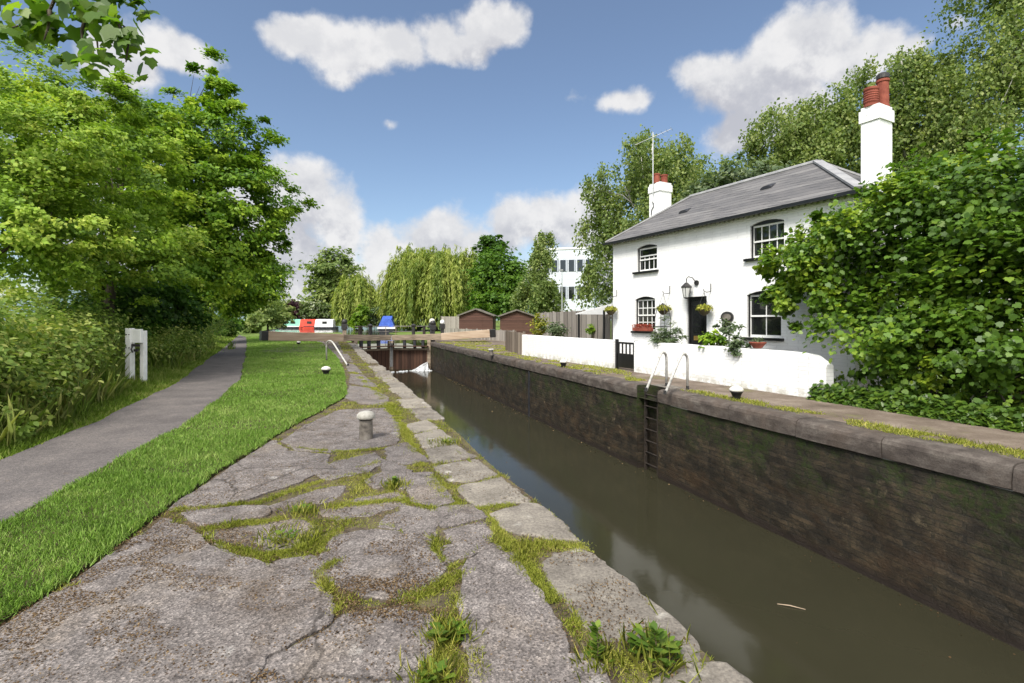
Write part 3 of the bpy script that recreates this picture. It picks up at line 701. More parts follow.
for a, b in zip(joints[:-1], joints[1:]): coping_stone(a, b).build('coping_stone', M['bullnose'], far)
# concrete surround behind niche top
mb = MB(); mb.box(NI0+.01, NI1-.01, -vf-.75, -vf-nd-.003, -.12, -.002); mb.build('niche_slab', M['grey_concrete'], far)
# ladder in the niche
lad = empty('lock_ladder', L((NI0+NI1)/2, vf+.1, 0), LOCK_ROT, 'dark iron ladder set in the niche of the far lock wall', 'ladder')
for sx in (-1, 1):
    MB().box(sx*.24-.02, sx*.24+.02, -.04, .02, -2.4, -.06).build('stile', M['iron_rust'], lad)
for k in range(8):
    z = -.2 - k*.27; mb = MB(); mb.tube([(-.24,0,z),(.24,0,z)], .017, 8); mb.build('rung', M['iron_rust'], lad)
def hoop(pa, pb, lean_top, z_top, label, group, name='ladder_handrail', r=.029):
    """white tube: foot pa, foot pb; rises sloping from pa and comes straight down at pb"""
    pa, pb = Vector(pa), Vector(pb); root = empty(name, pa, 0, label, 'handrail', group)
    d = pb-pa; pts = [Vector((0,0,0)), d*.62+Vector((0,0,z_top*.86))]
    c = d*.82 + Vector((0,0,z_top*.80))
    for a in np.linspace(2.5, 0, 8):
        pts.append(c + d.normalized()*(math.cos(a)*d.length*.18) + Vector((0,0,math.sin(a)*z_top*.2)))
    pts.append(d.copy()); 
    MB().tube(pts, r, 10).build('rail', M['rail_paint'], root, smooth=True)
    for q in (Vector((0,0,0)), d):
        MB().lathe([(.042,0),(.042,.015),(.032,.02),(.032,.07),(.026,.075)], 12, q).build('foot', M['iron'], root)
    return root
gl = 'white hooped handrails over the lock ladders'
hoop(G(646,391), G(666.5,386), 0, .80, 'left one of the pair of white hooped rails above the far wall ladder', gl)
hoop(G(665,394), G(687.5,389), 0, .80, 'right one of the pair of white hooped rails above the far wall ladder', gl)
hoop(G(348,366), G(326.5,361), 0, .78, 'lone white hooped handrail on the lawn side near the lock gate', gl)

# far bank surface
mb = MB(); us = np.arange(-8, UG+4, .6)
for a, b in zip(us[:-1], us[1:]):
    mb.add([L(a,vf+.38,-.012), L(b,vf+.38,-.012), L(b,vf+6,-.012), L(a,vf+6,-.012)], [(0,1,2,3)])
tag(mb.build('far_bank_path', M['gravel']), kind='structure')
# moss strip along the far coping
strip = np.array([L(-3,vf+.30), L(UG,vf+.30), L(UG,vf+.85), L(NI1,vf+.75), L(2,vf+.78), L(-3,vf+.7)])
sp = scatter(strip, lambda Y: 4200*(5/Y)**1.4, 42, 3)
dd = .6*vnoise(sp, .35, 81)+.4*vnoise(sp, 1.1, 83)
uu = sp @ A; vv = sp @ RV
k = (dd > .5) & ~((uu > NI0-.25) & (uu < NI1+.3) & (vv < vf+.9)); sp, dd = sp[k], dd[k]
st2 = scatter(np.array([L(12,vf+.9), L(UG,vf+.9), L(UG,vf+4), L(22,vf+3.4), L(12,vf+1.3)]), lambda Y: 900*(10/Y)**1.3, 42, 8)
st2 = st2[vnoise(st2, .9, 87) > .52]
sp = np.vstack([sp, st2])
o = link('bank_moss', blades('bank_moss', sp, -.012, .03+.05*rng.random(len(sp)), .005, None, lean=.9), M['moss_leaf'])
tag(o, 'yellow green moss strip growing along the inner edge of the far coping', 'moss', kind='stuff')

# ------------------------------------------------------------------ bollards
def bollard_cup(px, py, w, label, group='black and white mooring bollards'):
    x, y, _ = G(px, py); r = empty('mooring_bollard', (x,y,-.01), 0, label, 'bollard', group)
    s = w/.25
    MB().lathe([(.075*s,0),(.08*s,.03*s),(.075*s,.06*s),(.10*s,.12*s),(.125*s,.165*s),(.12*s,.17*s)], 24).build('body', M['black_paint'], r, smooth=True)
    MB().lathe([(.128*s,.165*s),(.135*s,.185*s),(.13*s,.21*s),(.10*s,.24*s),(.055*s,.262*s),(.0,.27*s)], 24).build('cap', M['white_worn'], r, smooth=True)
    MB().lathe([(.15*s,0),(.15*s,.012),(.08*s,.014)], 20).build('base_plate', M['iron_rust'], r)
bollard_cup(736.5, 399, .25, 'black bollard with domed white cap right of the ladder hoops by the garden wall')
bollard_cup(563.5, 367, .24, 'black and white bollard in front of the left half of the white garden wall')
bollard_cup(326, 375, .24, 'round black bollard with white top standing on the lawn by the lone hoop')
bollard_cup(298.5, 345, .24, 'tiny far bollard on the lawn just below the left balance beam')
def bollard_post(px, py, h, w, label):
    x, y, _ = G(px, py); r = empty('mooring_bollard', (x,y,-.01), 0, label, 'bollard', 'pale concrete mooring posts')
    MB().lathe([(w*.5,0),(w*.51,.02),(w*.49,h*.45),(w*.48,h*.74)], 24).build('body', M['grey_concrete'], r, smooth=True)
    MB().lathe([(w*.49,h*.73),(w*.66,h*.75),(w*.68,h*.8),(w*.66,h*.88),(w*.5,h*.96),(w*.25,h*.995),(0,h)], 24).build('cap', M['dull_cap'], r, smooth=True)
    MB().lathe([(w*.505,h*.70),(w*.505,h*.735),(w*.47,h*.738)], 20).build('band', M['iron_rust'], r)
bollard_post(366, 439, .375, .172, 'stout weathered bollard with worn white cap standing on the near paving')
bollard_post(491, 355, .30, .2, 'pale concrete bollard in front of the brown board fence')

# ------------------------------------------------------------------ lock gate
MIT = (UG+1.25, (WL+WR)/2)
def gate(side):
    nm = 'left' if side < 0 else 'right'
    hinge_v = WL if side < 0 else WR
    root = empty('lock_gate', L(UG, hinge_v, 0), 0, 'left leaf of the lock gate with pale balance beam reaching over the lawn' if side < 0 else 'right leaf of the lock gate with pale balance beam reaching towards the sheds', 'lock gate', 'leaves of the lock gate')
    h = Vector(L(UG, hinge_v)); m_ = Vector(L(*MIT)); d = (m_-h).normalized(); ln = (m_-h).length-.05
    rz = math.atan2(d.y, d.x); root.rotation_euler = (0,0,rz)
    # local x along the leaf, from the hinge; y+ : side
    sy = 1 if Vector((math.cos(rz+math.pi/2), math.sin(rz+math.pi/2))).dot(Vector(A)) < 0 else -1   # towards the chamber
    MB().box(.1, ln-.12, -.09, .09, -3, -.60).build('plank_panel', M['gate_plank'], root)
    MB().box(.0, ln, -.14, .14, -.60, -.47).build('top_rail', M['old_beam'], root)
    MB().box(-.05, .2, -.17, .17, -3, .12).build('heel_post', M['old_beam'], root, bevel=.02)
    MB().box(ln-.16, ln-.005, -.15, .15, -3, .05).build('mitre_post', M['old_beam'], root, bevel=.02)
    mb = MB(); mb.box(ln-.14, ln-.02, sy*.15, sy*.17, -1.8, -.1); mb.build('iron_strap', M['tin'], root)
    y0, y1 = sorted((sy*.15, sy*.55)); MB().box(.1, ln, y0, y1, -.34, -.28).build('walkway', M['gate_plank'], root)
    zm, zh, ze = .27, .36, .60
    MB().beam((ln-.02,0,zm), (-.8,0,zh), .26, .36, w2=.32, h2=.44).build('beam_over_gate', M['old_beam'], root, bevel=.02)
    bl = 5.6 if side < 0 else 4.3
    MB().beam((-.8,0,zh), (-bl,0,ze), .34, .50, w2=.36, h2=.56).build('balance_beam', M['new_beam'], root, bevel=.03)
    MB().beam((-bl,0,ze), (-bl-.4,0,ze+.02), .365, .575, w2=.365, h2=.575).build('beam_end', M['black_paint'], root, bevel=.03)
    for x in (.55, 1.15, 1.9):
        MB().box(x-.09, x+.09, -.1, .1, -.468, .12).build('upright', M['hull'], root)
    MB().box(.38, .56, -.09, .09, .45, 1.15).build('paddle_post', M['iron_rust'], root, bevel=.02)
    # hand rail on the upstream side
    yr = -sy*.2
    for x in (.6, ln-.25):
        MB().tube([(x,yr,-.3),(x,yr,1.12)], .022, 8).build('rail_post', M['old_beam'], root)
    mb = MB(); mb.tube([(.2,yr,1.10),(ln,yr,1.10)], .025, 8); mb.tube([(.2,yr,.72),(ln,yr,.72)], .02, 8); mb.build('hand_rail', M['iron_grey'], root)
    # paddle gear post on the leaf
    MB().box(1.15, 1.35, -.1-sy*.0, .1, .25, 1.1).build('paddle_post', M['iron'], root, bevel=.02)
    MB().lathe([(.15,0),(.17,.03),(.17,.1),(.1,.16),(0,.18)], 14, (1.25,0,1.1)).build('paddle_gear', M['iron'], root)
    return root
gate(-1); gate(1)
def paddle(u, v, h, w, capm, label, bodym='iron'):
    r = empty('paddle_stand', L(u,v,0), LOCK_ROT, label, 'paddle stand', 'ground paddle stands beside the lock gate')
    MB().box(-w/2, w/2, -w/2, w/2, -.05, h*.8).build('post', M[bodym], r, bevel=.015)
    MB().box(-w*.7, w*.7, -w*.8, w*.8, h*.55, h*.8).build('gear_box', M['iron'], r, bevel=.02)
    MB().lathe([(w*.55,0),(w*.75,h*.03),(w*.72,h*.14),(w*.4,h*.2),(0,h*.21)], 14, (0,0,h*.8)).build('cap', M[capm], r, smooth=True)
    MB().tube([(w*.6,0,h*.68),(w*1.2,0,h*.68),(w*1.2,0,h*.55)], .018, 6).build('spindle', M['iron'], r)
paddle(UG+1.5, WL-.55, 1.6, .26, 'iron', 'short brown paddle stand left of the gate in front of the white boat', 'old_beam')
paddle(UG+3.2, WR+.75, 1.65, .3, 'white_worn', 'black paddle stand with pinkish white cap right of the lock gate')
paddle(UG+3.4, WR+1.6, 1.55, .24, 'white_paint', 'slim dark paddle stand with bright white cap beside the grey fence panel')
paddle(UG+.9, WR+.35, 1.5, .26, 'iron', 'all black paddle stand at the right hinge of the lock gate')
# leaking water at the foot of the gate
n = 900; tt = rng.random(n); a = np.array(L(UG+.55, WR-.35, 0)); b = np.array(L(UG-.2, WR-3.6, 0))
mbf = MB()
def jet(p, q, r0, r1, hump):
    pts = []
    for k in range(8):
        s = k/7; c = Vector(p).lerp(Vector(q), s); c.z += hump*4*s*(1-s); pts.append(c)
    mbf.tube(pts, [r0+(r1-r0)*k/7 for k in range(8)], 7)
for k in range(46):
    o_ = L(UG-.12, WR-.2-rng.random()*.12, WZ+.15+.4*rng.random()); q_ = rng.random()
    jet(o_, L(UG-.5-1.1*rng.random(), WR-.25-1.25*q_, WZ+.0), .008, rng.uniform(.012,.05), rng.uniform(.0,.09))
for k in range(60):
    p = L(UG-.7-rng.random()*.8, WR-.2-rng.random()*4.6, WZ+.01); r_ = rng.uniform(.04,.16)
    mbf.lathe([(r_,0),(r_*.8,.03),(0,.05)], 8, p)
tag(mbf.build('foam', M['foam'], smooth=True), 'white splash and foam of water leaking at the foot of the lock gate', 'foam', kind='stuff')
wd = np.vstack([np.array([L(u_, WR-.04-abs(rng.normal())*.12)[:2] for u_ in rng.uniform(1.5,30,240)]), np.array([L(u_, WL+.1+abs(rng.normal())*.2)[:2] for u_ in rng.uniform(2,25,120)]), np.array([L(u_, rng.uniform(WL+.3,WR-.3))[:2] for u_ in rng.uniform(2,25,90)])])
o = link('floating_leaves', flakes('floating_leaves', wd, WZ+.004, .008, .028, M['litter']), M['litter'])
tag(o, 'small brown leaves and scum floating along the edges of the lock water', 'floating leaves', kind='stuff')
tw = MB(); p = Vector(G(790,607,WZ)); tw.tube([p+Vector((-.13,.05,.01)), p+Vector((0,.0,.018)), p+Vector((.15,-.07,.01))], [.004,.006,.003], 6)
tag(tw.build('floating_twig', M['new_beam']), 'thin pale twig floating on the lock water', 'twig')

# ------------------------------------------------------------------ white marker posts
x, y, _ = G(136, 384); mk = empty('marker_post', (x,y,-.05), R(-8), 'pair of worn white timber posts joined by a white board beside the towpath', 'marker post')
MB().box(-.22,-.085,-.08,.06,0,1.40).build('post', M['white_paint'], mk, bevel=.008)
MB().box(.075,.175,.03,.14,.0,1.34).build('post', M['white_paint'], mk, bevel=.008)
MB().box(-.083,.17,-.045,.026,1.05,1.38).build('board', M['white_paint'], mk, bevel=.006)
mb = MB(); mb.box(-.05,.17,-.085,-.053,.96,1.02); mb.box(.02,.13,-.09,-.053,.84,.90); mb.tube([(.0,-.09,.98),(.0,-.13,.9),(.04,-.13,.82)], .02, 8); mb.build('iron_bracket', M['iron'], mk, bevel=.006)
for z in (.93, 1.25):
    for xx in (-.18,-.10):
        mb = MB().lathe([(.012,0),(.012,.02)], 8, (xx, 0, 0)); mb.v = [(vx, -.08-vz, z+vy) for vx, vy, vz in mb.v]; mb.build('bolt', M['iron'], mk)

# ------------------------------------------------------------------ cottage
HL = (3.64, 18.0, 0.0); E = np.array([.4696,-.8827]); NI = np.array([.8827,.4696])
HROT = math.atan2(-.8827, .4696); W_, LEN, EH, RH = 3.7, 8.1, 4.36, 5.79
def fac(px): k = (px-CX)/F; return (18*k-3.64)/(.4696+.8827*k)
def facz(px, py): s = fac(px); Y = 18-.8827*s; return s, EYE+(HY-py)/F*Y
cot = empty('cottage', HL, HROT, 'white painted brick lock cottage with hipped slate roof', 'house')
WIN = [(1.245, 2.175, 3.17, 4.04, 'up'), (1.16, 2.09, 1.18, 2.33, 'low'), (5.54, 6.48, 3.16, 4.10, 'up'), (5.45, 6.40, 1.10, 2.30, 'low')]
DOOR = (3.40, 4.14, 0.05, 2.24)
def arch(s0, s1, z0, z1, rise=.09, n=8):
    pts = [(s0, z0), (s1, z0)]
    for i in range(n+1):
        t = i/n; pts.append((s1+(s0-s1)*t, z1-rise+rise*4*t*(1-t)))
    return pts
def panel(name, outer, holes, y0, y1, m, parent):
    bm = bmesh.new(); es = []
    for loop in [outer]+holes:
        vs = [bm.verts.new((a, y0, b)) for a, b in loop]
        es += [bm.edges.new((vs[i], vs[(i+1) % len(vs)])) for i in range(len(vs))]
    bmesh.ops.triangle_fill(bm, use_beauty=True, edges=es)
    r = bmesh.ops.extrude_face_region(bm, geom=bm.faces[:])
    for v in r['geom']:
        if isinstance(v, bmesh.types.BMVert): v.co.y = y1
    bmesh.ops.recalc_face_normals(bm, faces=bm.faces)
    me = bpy.data.meshes.new(name); bm.to_mesh(me); bm.free(); return link(name, me, m, parent)
holes = [arch(a, b, c, d) for a, b, c, d, _ in WIN] + [[(DOOR[0],DOOR[2]),(DOOR[1],DOOR[2]),(DOOR[1],DOOR[3]),(DOOR[0],DOOR[3])]]
panel('front_wall', [(0,-.1),(LEN,-.1),(LEN,EH),(0,EH)], holes, 0, .22, M['house_wall'], cot)
mb = MB(); mb.box(0,.22,.223,W_,-.1,EH); mb.build('end_wall', M['house_wall'], cot)
mb = MB(); mb.box(LEN-.22,LEN,.223,W_,-.1,EH); mb.build('end_wall', M['house_wall'], cot)
MB().box(.223,LEN-.223,W_-.22,W_-.003,-.1,EH).build('rear_wall', M['house_wall'], cot)
mb = MB()
for k in range(int(LEN/.15)): mb.box(k*.15+.02, k*.15+.10, -.055, -.002, EH-.13, EH-.02)
mb.box(0.0, LEN, -.03, -.001, EH-.19, EH-.135)
mb.build('eaves_course', M['garden_wall'], cot)
ov = .2; ez = EH-.02
rv = [(-ov,-ov,ez),(LEN+ov,-ov,ez),(LEN+ov,W_+ov,ez),(-ov,W_+ov,ez),(1.85,W_/2,RH),(LEN-1.9,W_/2,RH)]
rv2 = [(x_, y_, z_-.07) for x_, y_, z_ in rv[:4]]
roof = MB().add(rv+rv2, [(0,1,5,4),(1,2,5),(2,3,4,5),(3,0,4),(0,6,7,1),(1,7,8,2),(2,8,9,3),(3,9,6,0),(6,9,8,7)]).build('roof', M['slate'], cot)
mb = MB(); mb.box(-ov-.03,LEN+ov+.03,-ov-.10,-ov-.003,ez-.10,ez-.03); mb.build('gutter', M['black_paint'], roof)
mb = MB()
mb.tube([rv[4], rv[5]], .07, 8); mb.build('ridge_tile', M['lead'], roof)
for a, b, mt in ((0,4,'lead'),(1,5,'lead'),(3,4,'lead'),(2,5,'lead')):
    MB().beam(Vector(rv[a])+Vector((0,0,.02)), Vector(rv[b])+Vector((0,0,.02)), .22 if a == 1 else .1, .05).build('hip_flashing', M[mt], roof)
slope = math.atan2(RH-ez, W_/2+ov)
def roof_vent(px, py):
    s_ = None
    # intersect the camera ray with the front slope
    o_ = np.array([0,0,EYE]); d_ = np.array([(px-CX)/F, 1, (HY-py)/F])
    o2 = np.array([np.dot((o_-np.array(HL))[:2], E), np.dot((o_-np.array(HL))[:2], NI), EYE]); d2 = np.array([np.dot(d_[:2], E), np.dot(d_[:2], NI), d_[2]])
    k = (RH-ez)/(W_/2+ov)   # z = ez + k*(y+ov)
    t_ = (ez + k*(o2[1]+ov) - o2[2])/(d2[2]-k*d2[1]); p = o2+t_*d2
    mb = MB(); n = 10; vs = []
    for i in range(n+1):
        a = math.pi*i/n; vs.append((p[0]-.17*math.cos(a), p[1]-.02, p[2]+.09*math.sin(a)))
    for i in range(n+1):
        a = math.pi*i/n; vs.append((p[0]-.15*math.cos(a), p[1]+.22, p[2]+k*.22+.005+.01*math.sin(a)))
    fs = [(i, i+1, n+2+i, n+1+i) for i in range(n)]+[tuple(range(n+1))]
    mb.add(vs, fs); mb.build('roof_vent', M['hull'], roof)
roof_vent(766, 189); roof_vent(683, 213)
def window(a, b, c, d, kind, sashdrop=0):
    bars = MB(); y0, y1 = .10, .15; rise = .09
    fr = .045
    w = b-a
    # outer box frame
    bars.box(a+.002,a+fr,y0,y1,c+.002,d-rise); bars.box(b-fr,b-.002,y0,y1,c+.002,d-rise); bars.box(a+fr,b-fr,y0,y1,c+.002,c+.065); bars.box(a+fr,b-fr,y0,y1,d-rise-.05,d-rise-.002)
    mid = (c+d-rise)/2
    bars.box(a+fr,b-fr,y0-.02,y1-.003,mid-.022,mid+.022)
    plain = a > 5 and kind == 'low'; drop = a < 3 and kind == 'up'
    if drop: bars.box(a+fr,b-fr,y0-.018,y1-.001,mid+.10,mid+.14)
    nx = 2 if plain else 4
    for i in range(1, nx):
        xx = a+fr+(w-2*fr)*i/nx; bars.box(xx-.0115,xx+.0115,y0+.012,y1-.012,c+.065,mid+.12 if drop else d-rise-.05)
    if kind == 'low' and not plain:
        for zz in ((c+.065+mid)/2, (mid+d-rise-.05)/2): bars.box(a+fr,b-fr,y0+.014,y1-.014,zz-.0115,zz+.0115)
    fo = bars.build('window', M['white_paint'], cot)
    MB().box(a+.03,b-.03,.125,.132,c+.02,d-rise-.02).build('pane', M['glass'], fo)
    # black timber head filling the arch and the dark lining
    panel('arch_head', [(a+.004,d-rise),(b-.004,d-rise)]+[(b+(a-b)*i/8, d-rise+rise*4*(i/8)*(1-i/8)-.004) for i in range(1,8)], [], .06, .16, M['black_paint'], fo)
    MB().box(a+.0015,a+.028,.055,.097,c+.004,d-rise-.004).build('lining', M['black_paint'], fo); MB().box(b-.028,b-.0015,.055,.097,c+.004,d-rise-.004).build('lining', M['black_paint'], fo)
    MB().box(a-.14,b+.08,-.09,.10,c-.07,c-.002).build('sill', M['black_paint'], fo, bevel=.008)
    MB().box(a-.3,b+.3,.6,.62,c-.3,d+.2).build('blind_or_dark_backing', M['hull'], fo)  # dark sheet behind the glass, stands in for the unlit room
for w in WIN: window(*w)
d0, d1, dz0, dz1 = DOOR
dr = MB().box(d0+.07,d1-.07,.10,.14,dz0+.02,dz1-.09).build('door', M['black_paint'], cot)
mb = MB(); mb.box(d0+.003,d0+.066,.07,.15,dz0,dz1-.003); mb.box(d1-.066,d1-.003,.07,.15,dz0,dz1-.003); mb.box(d0+.066,d1-.066,.07,.15,dz1-.085,dz1-.003); mb.build('door_frame', M['black_paint'], dr)
MB().box(d0+.17,d1-.17,.085,.099,1.18,1.98).build('door_glass', M['glass'], dr)
MB().box(d0+.2,d1-.2,.08,.099,.95,1.08).build('letter_plate', M['brass'], dr)
MB().box(d0-.06,d1+.06,-.25,.1,-.08,dz0-.003).build('door_step', M['grey_concrete'], dr)
# chimneys
def chimney(cs, cn, ws, wn, z0, z1, name='chimney'):
    ch = MB().box(cs-ws/2,cs+ws/2,cn-wn/2,cn+wn/2,z0,z1-.32).build(name, M['house_wall'], cot)
    mb = MB(); mb.box(cs-ws/2-.03,cs+ws/2+.03,cn-wn/2-.03,cn+wn/2+.03,z1-.32,z1-.06); mb.box(cs-ws/2+.0,cs+ws/2,cn-wn/2,cn+wn/2,z1-.06,z1+.02); mb.build('chimney_cap', M['garden_wall'], ch)
    return ch
c1 = chimney(8.11, .84, .37, .54, -.1, 6.29)
def pot(parent, s, n, z, r, h, cowl=False, spiral=False):
    prof = [(r*1.05,0),(r*1.05,.05),(r*.95,.06)]
    k = 6
    if spiral:
        for i in range(k): zz = .08+(h-.12)*i/k; prof += [(r*1.0,zz),(r*1.08,zz+(h-.12)/k*.5)]
    prof += [(r*.9,h-.06),(r*1.05,h-.05),(r*1.05,h),(r*.8,h)]
    p = MB().lathe(prof, 20, (s,n,z)).build('chimney_pot', M['terracotta'], parent, smooth=False)
    if cowl: MB().lathe([(r*.8,h+.003),(r*1.0,h+.03),(r*1.0,h+.12),(r*.6,h+.16)], 16, (s,n,z)).build('cowl', M['iron'], p)
pot(c1, 8.08, .68, 6.31, .14, .42, spiral=True); pot(c1, 8.16, 1.0, 6.31, .125, .64, cowl=True)
c2 = chimney(-.02, 2.3, .56, .58, 3.5, 6.72)
pot(c2, -.02, 2.12, 6.74, .13, .36); pot(c2, .0, 2.48, 6.74, .14, .36)
# iron tie on the chimney face
MB().tube([(-.12,1.985,6.05),(-.05,1.98,5.98),(-.05,1.98,5.85),(-.14,1.98,5.75),(-.17,1.98,5.55)], .015, 6).build('iron_tie', M['iron'], c2)
# aerial on the left chimney (hangs on it: its own thing)
def hw(s, n, z): q = np.array(HL[:2])+E*s+NI*n; return (q[0], q[1], z)
ant = empty('television_aerial', hw(-.02,1.93,6.3), HROT, 'thin television aerial on a mast on the far white chimney', 'aerial')
MB().tube([(0,0,0),(0,0,2.35)], .018, 8).build('mast', M['tin'], ant)
mb = MB(); mb.tube([(-.6,-.35,2.0),(.6,.35,2.35)], .01, 6)
for k in range(9):
    t_ = k/8; c = Vector((-.6+1.2*t_, -.35+.7*t_, 2.0+.35*t_)); mb.tube([c+Vector((-.1,.17,0)), c+Vector((.1,-.17,0))], .006, 5)
mb.build('dipole_array', M['tin'], ant)
# lantern above the door
s_, z_ = facz(694, 284); lm = empty('wall_lantern', hw(3.62,0,2.52), HROT, 'black wall lantern hanging from a swan neck bracket over the door', 'lantern')
MB().lathe([(.07,0),(.07,.02),(.03,.035)], 14).v
mb = MB(); mb.tube([(.18,-.005,.12),(.18,-.05,.12)], .075, 14); mb.tube([(.18,-.04,.12),(.15,-.16,.26),(.05,-.22,.30),(-.02,-.22,.24),(-.02,-.22,.14)], .014, 8); mb.build('bracket', M['iron'], lm)
MB().lathe([(.0,.14),(.05,.12),(.17,.0),(.15,-.02),(.0,-.02)], 6, (-.02,-.22,0)).build('hood', M['iron'], lm)
MB().lathe([(.075,-.30),(.135,-.025)], 6, (-.02,-.22,0)).build('lantern_glass', M['lamp_glass'], lm)
mb = MB()
for k in range(6):
    a = 2*math.pi*k/6; mb.tube([(-.02+.078*math.cos(a),-.22+.078*math.sin(a),-.30),(-.02+.138*math.cos(a),-.22+.138*math.sin(a),-.02)], .009, 5)
mb.lathe([(.03,-.35),(.085,-.32),(.085,-.30),(.0,-.298)], 8, (-.02,-.22,0)); mb.build('lantern_frame', M['iron'], lm)
# hanging baskets
def basket(px, py, label):
    s, z = facz(px, py); r = empty('hanging_basket', hw(s,-.28,z), HROT, label, 'hanging basket', 'hanging baskets on the cottage front')
    mb = MB(); mb.tube([(0,.27,.5),(0,.27,.72)], .012, 6); mb.tube([(0,.27,.5),(0,.1,.47),(0,0,.5),(0,-.03,.55)], .011, 6); mb.build('bracket', M['iron'], r)
    mb = MB()
    for a in (0, 2.1, 4.2): mb.tube([(0,0,.48),(.17*math.cos(a),.17*math.sin(a),.0)], .005, 4)
    mb.build('chain', M['iron'], r)
    MB().lathe([(.03,-.19),(.1,-.15),(.16,-.07),(.18,0),(.15,0)], 16).build('bowl', M['stem'], r)
    n = 420; d = rvec(n); d[:,2] = np.abs(d[:,2])*.8-.25*rng.random(n); C = d*np.array([.23,.23,.17])*rng.uniform(.6,1.05,(n,1))
    link('flowers', mesh_np('flowers', leaves(C, d+rvec(n)*.5, rvec(n), rng.uniform(.04,.08,n), OVAL), 6, rng.beta(2,2,n)), M['petal_yellow'], r)
basket(617, 310, 'hanging basket nearest the far corner of the cottage')
basket(670, 309, 'hanging basket just left of the front door')
basket(711, 309, 'hanging basket just right of the front door')
s, z = facz(728, 317); pl = empty('wall_plaque', hw(s,-.02,z), HROT, 'dark oval plaque on the white wall right of the door', 'plaque')
mb = MB(); mb.lathe([(.0,0),(.2,0),(.2,.03),(.17,.035),(0,.035)], 24); mb.v = [(x_, -z_, y_*.75) for x_, y_, z_ in mb.v]; mb.build('plate', M['iron'], pl)
mb = MB(); mb.lathe([(.0,.036),(.14,.036),(.14,.04),(0,.04)], 20); mb.v = [(x_, -z_, y_*.65) for x_, y_, z_ in mb.v]; mb.build('raised_face', M['grey_concrete'], pl)
# window box
fb = empty('flower_box', hw(1.62,-.10,1.185), HROT, 'terracotta flower box with red flowers on the lower left window sill', 'flower box')
MB().box(-.42,.42,-.07,.07,0,.12).build('trough', M['terracotta'], fb, bevel=.01)
n = 460; C = np.c_[rng.uniform(-.42,.42,n), rng.normal(size=n)*.05, .12+.1*rng.random(n)]
link('flowers', mesh_np('flowers', leaves(C, rvec(n)+np.array([0,0,1]), rvec(n), rng.uniform(.03,.06,n), OVAL), 6, rng.beta(2,2,n)), M['petal_red'], fb)

# ------------------------------------------------------------------ garden wall and its gate
GA = np.array(G(826,400)[:2]); GB = np.array(G(522,355)[:2])
gd = (GB-GA)/np.linalg.norm(GB-GA); GLN = np.linalg.norm(GB-GA); gn = np.array([gd[1], -gd[0]])   # away from the lock
GROT = math.atan2(gd[1], gd[0])
def galong(px):      # distance along the wall for a picture column
    k = (px-CX)/F; return (GA[0]-k*GA[1])/(k*gd[1]-gd[0])
g0, g1 = galong(634), galong(613)
def garden_wall(t0, t1, label, hs):
    r = empty('garden_wall', (GA[0],GA[1],0), GROT, label, 'garden wall')
    mb = MB(); n = max(4, int((t1-t0)/.25)); T = np.linspace(t0, t1, n+1); th = .23; sgn = -1
    vs = []
    for i, t_ in enumerate(T):
        hgt = np.interp(t_, [h_[0] for h_ in hs], [h_[1] for h_ in hs]) + .012*(vnoise(np.array([[t_,1.]]), .5, 91)[0]-.5)
        o_ = .012*(vnoise(np.array([[t_,4.]]), .6, 93)[0]-.5)
        for yy, zz in ((o_,-.15),(o_,hgt-.03),(.03+o_,hgt),(th-.03,hgt),(th,hgt-.03),(th,-.15)): vs.append((t_, -yy, zz))
    k = 6; fs = [(i*k+j, i*k+(j+1) % k, (i+1)*k+(j+1) % k, (i+1)*k+j) for i in range(n) for j in range(k)]
    fs += [tuple(range(k)), tuple(n*k+j for j in range(k))]
    mb.add(vs, fs); mb.build('brickwork', M['garden_wall'], r); return r
garden_wall(0, g0, 'long white painted garden wall between the black gate and the leafy climber', [(0,.68),(.07,.78),(.2,.84),(.5,.88),(2,.91),(9,.91)])
garden_wall(g1, GLN, 'shorter white painted garden wall left of the black gate', [(g1,.90),(GLN,.90)])
gg = empty('garden_gate', (GA[0]+gd[0]*g0, GA[1]+gd[1]*g0, 0), GROT, 'small black timber gate with open slats in the white garden wall', 'gate')
gw_ = g1-g0
MB().box(.02,.09,-.16,-.07,0,.92).build('gate_post', M['black_paint'], gg); MB().box(gw_-.09,gw_-.02,-.16,-.07,0,.94).build('gate_post', M['black_paint'], gg)
MB().box(.1,gw_-.1,-.13,-.10,.06,.50).build('lower_panel', M['black_paint'], gg)
MB().box(.1,gw_-.1,-.14,-.09,.80,.86).build('top_rail', M['black_paint'], gg)
for k in range(5):
    xx = .16+(gw_-.32)*k/4; MB().box(xx-.022,xx+.022,-.13,-.10,.502,.798).build('slat', M['black_paint'], gg)

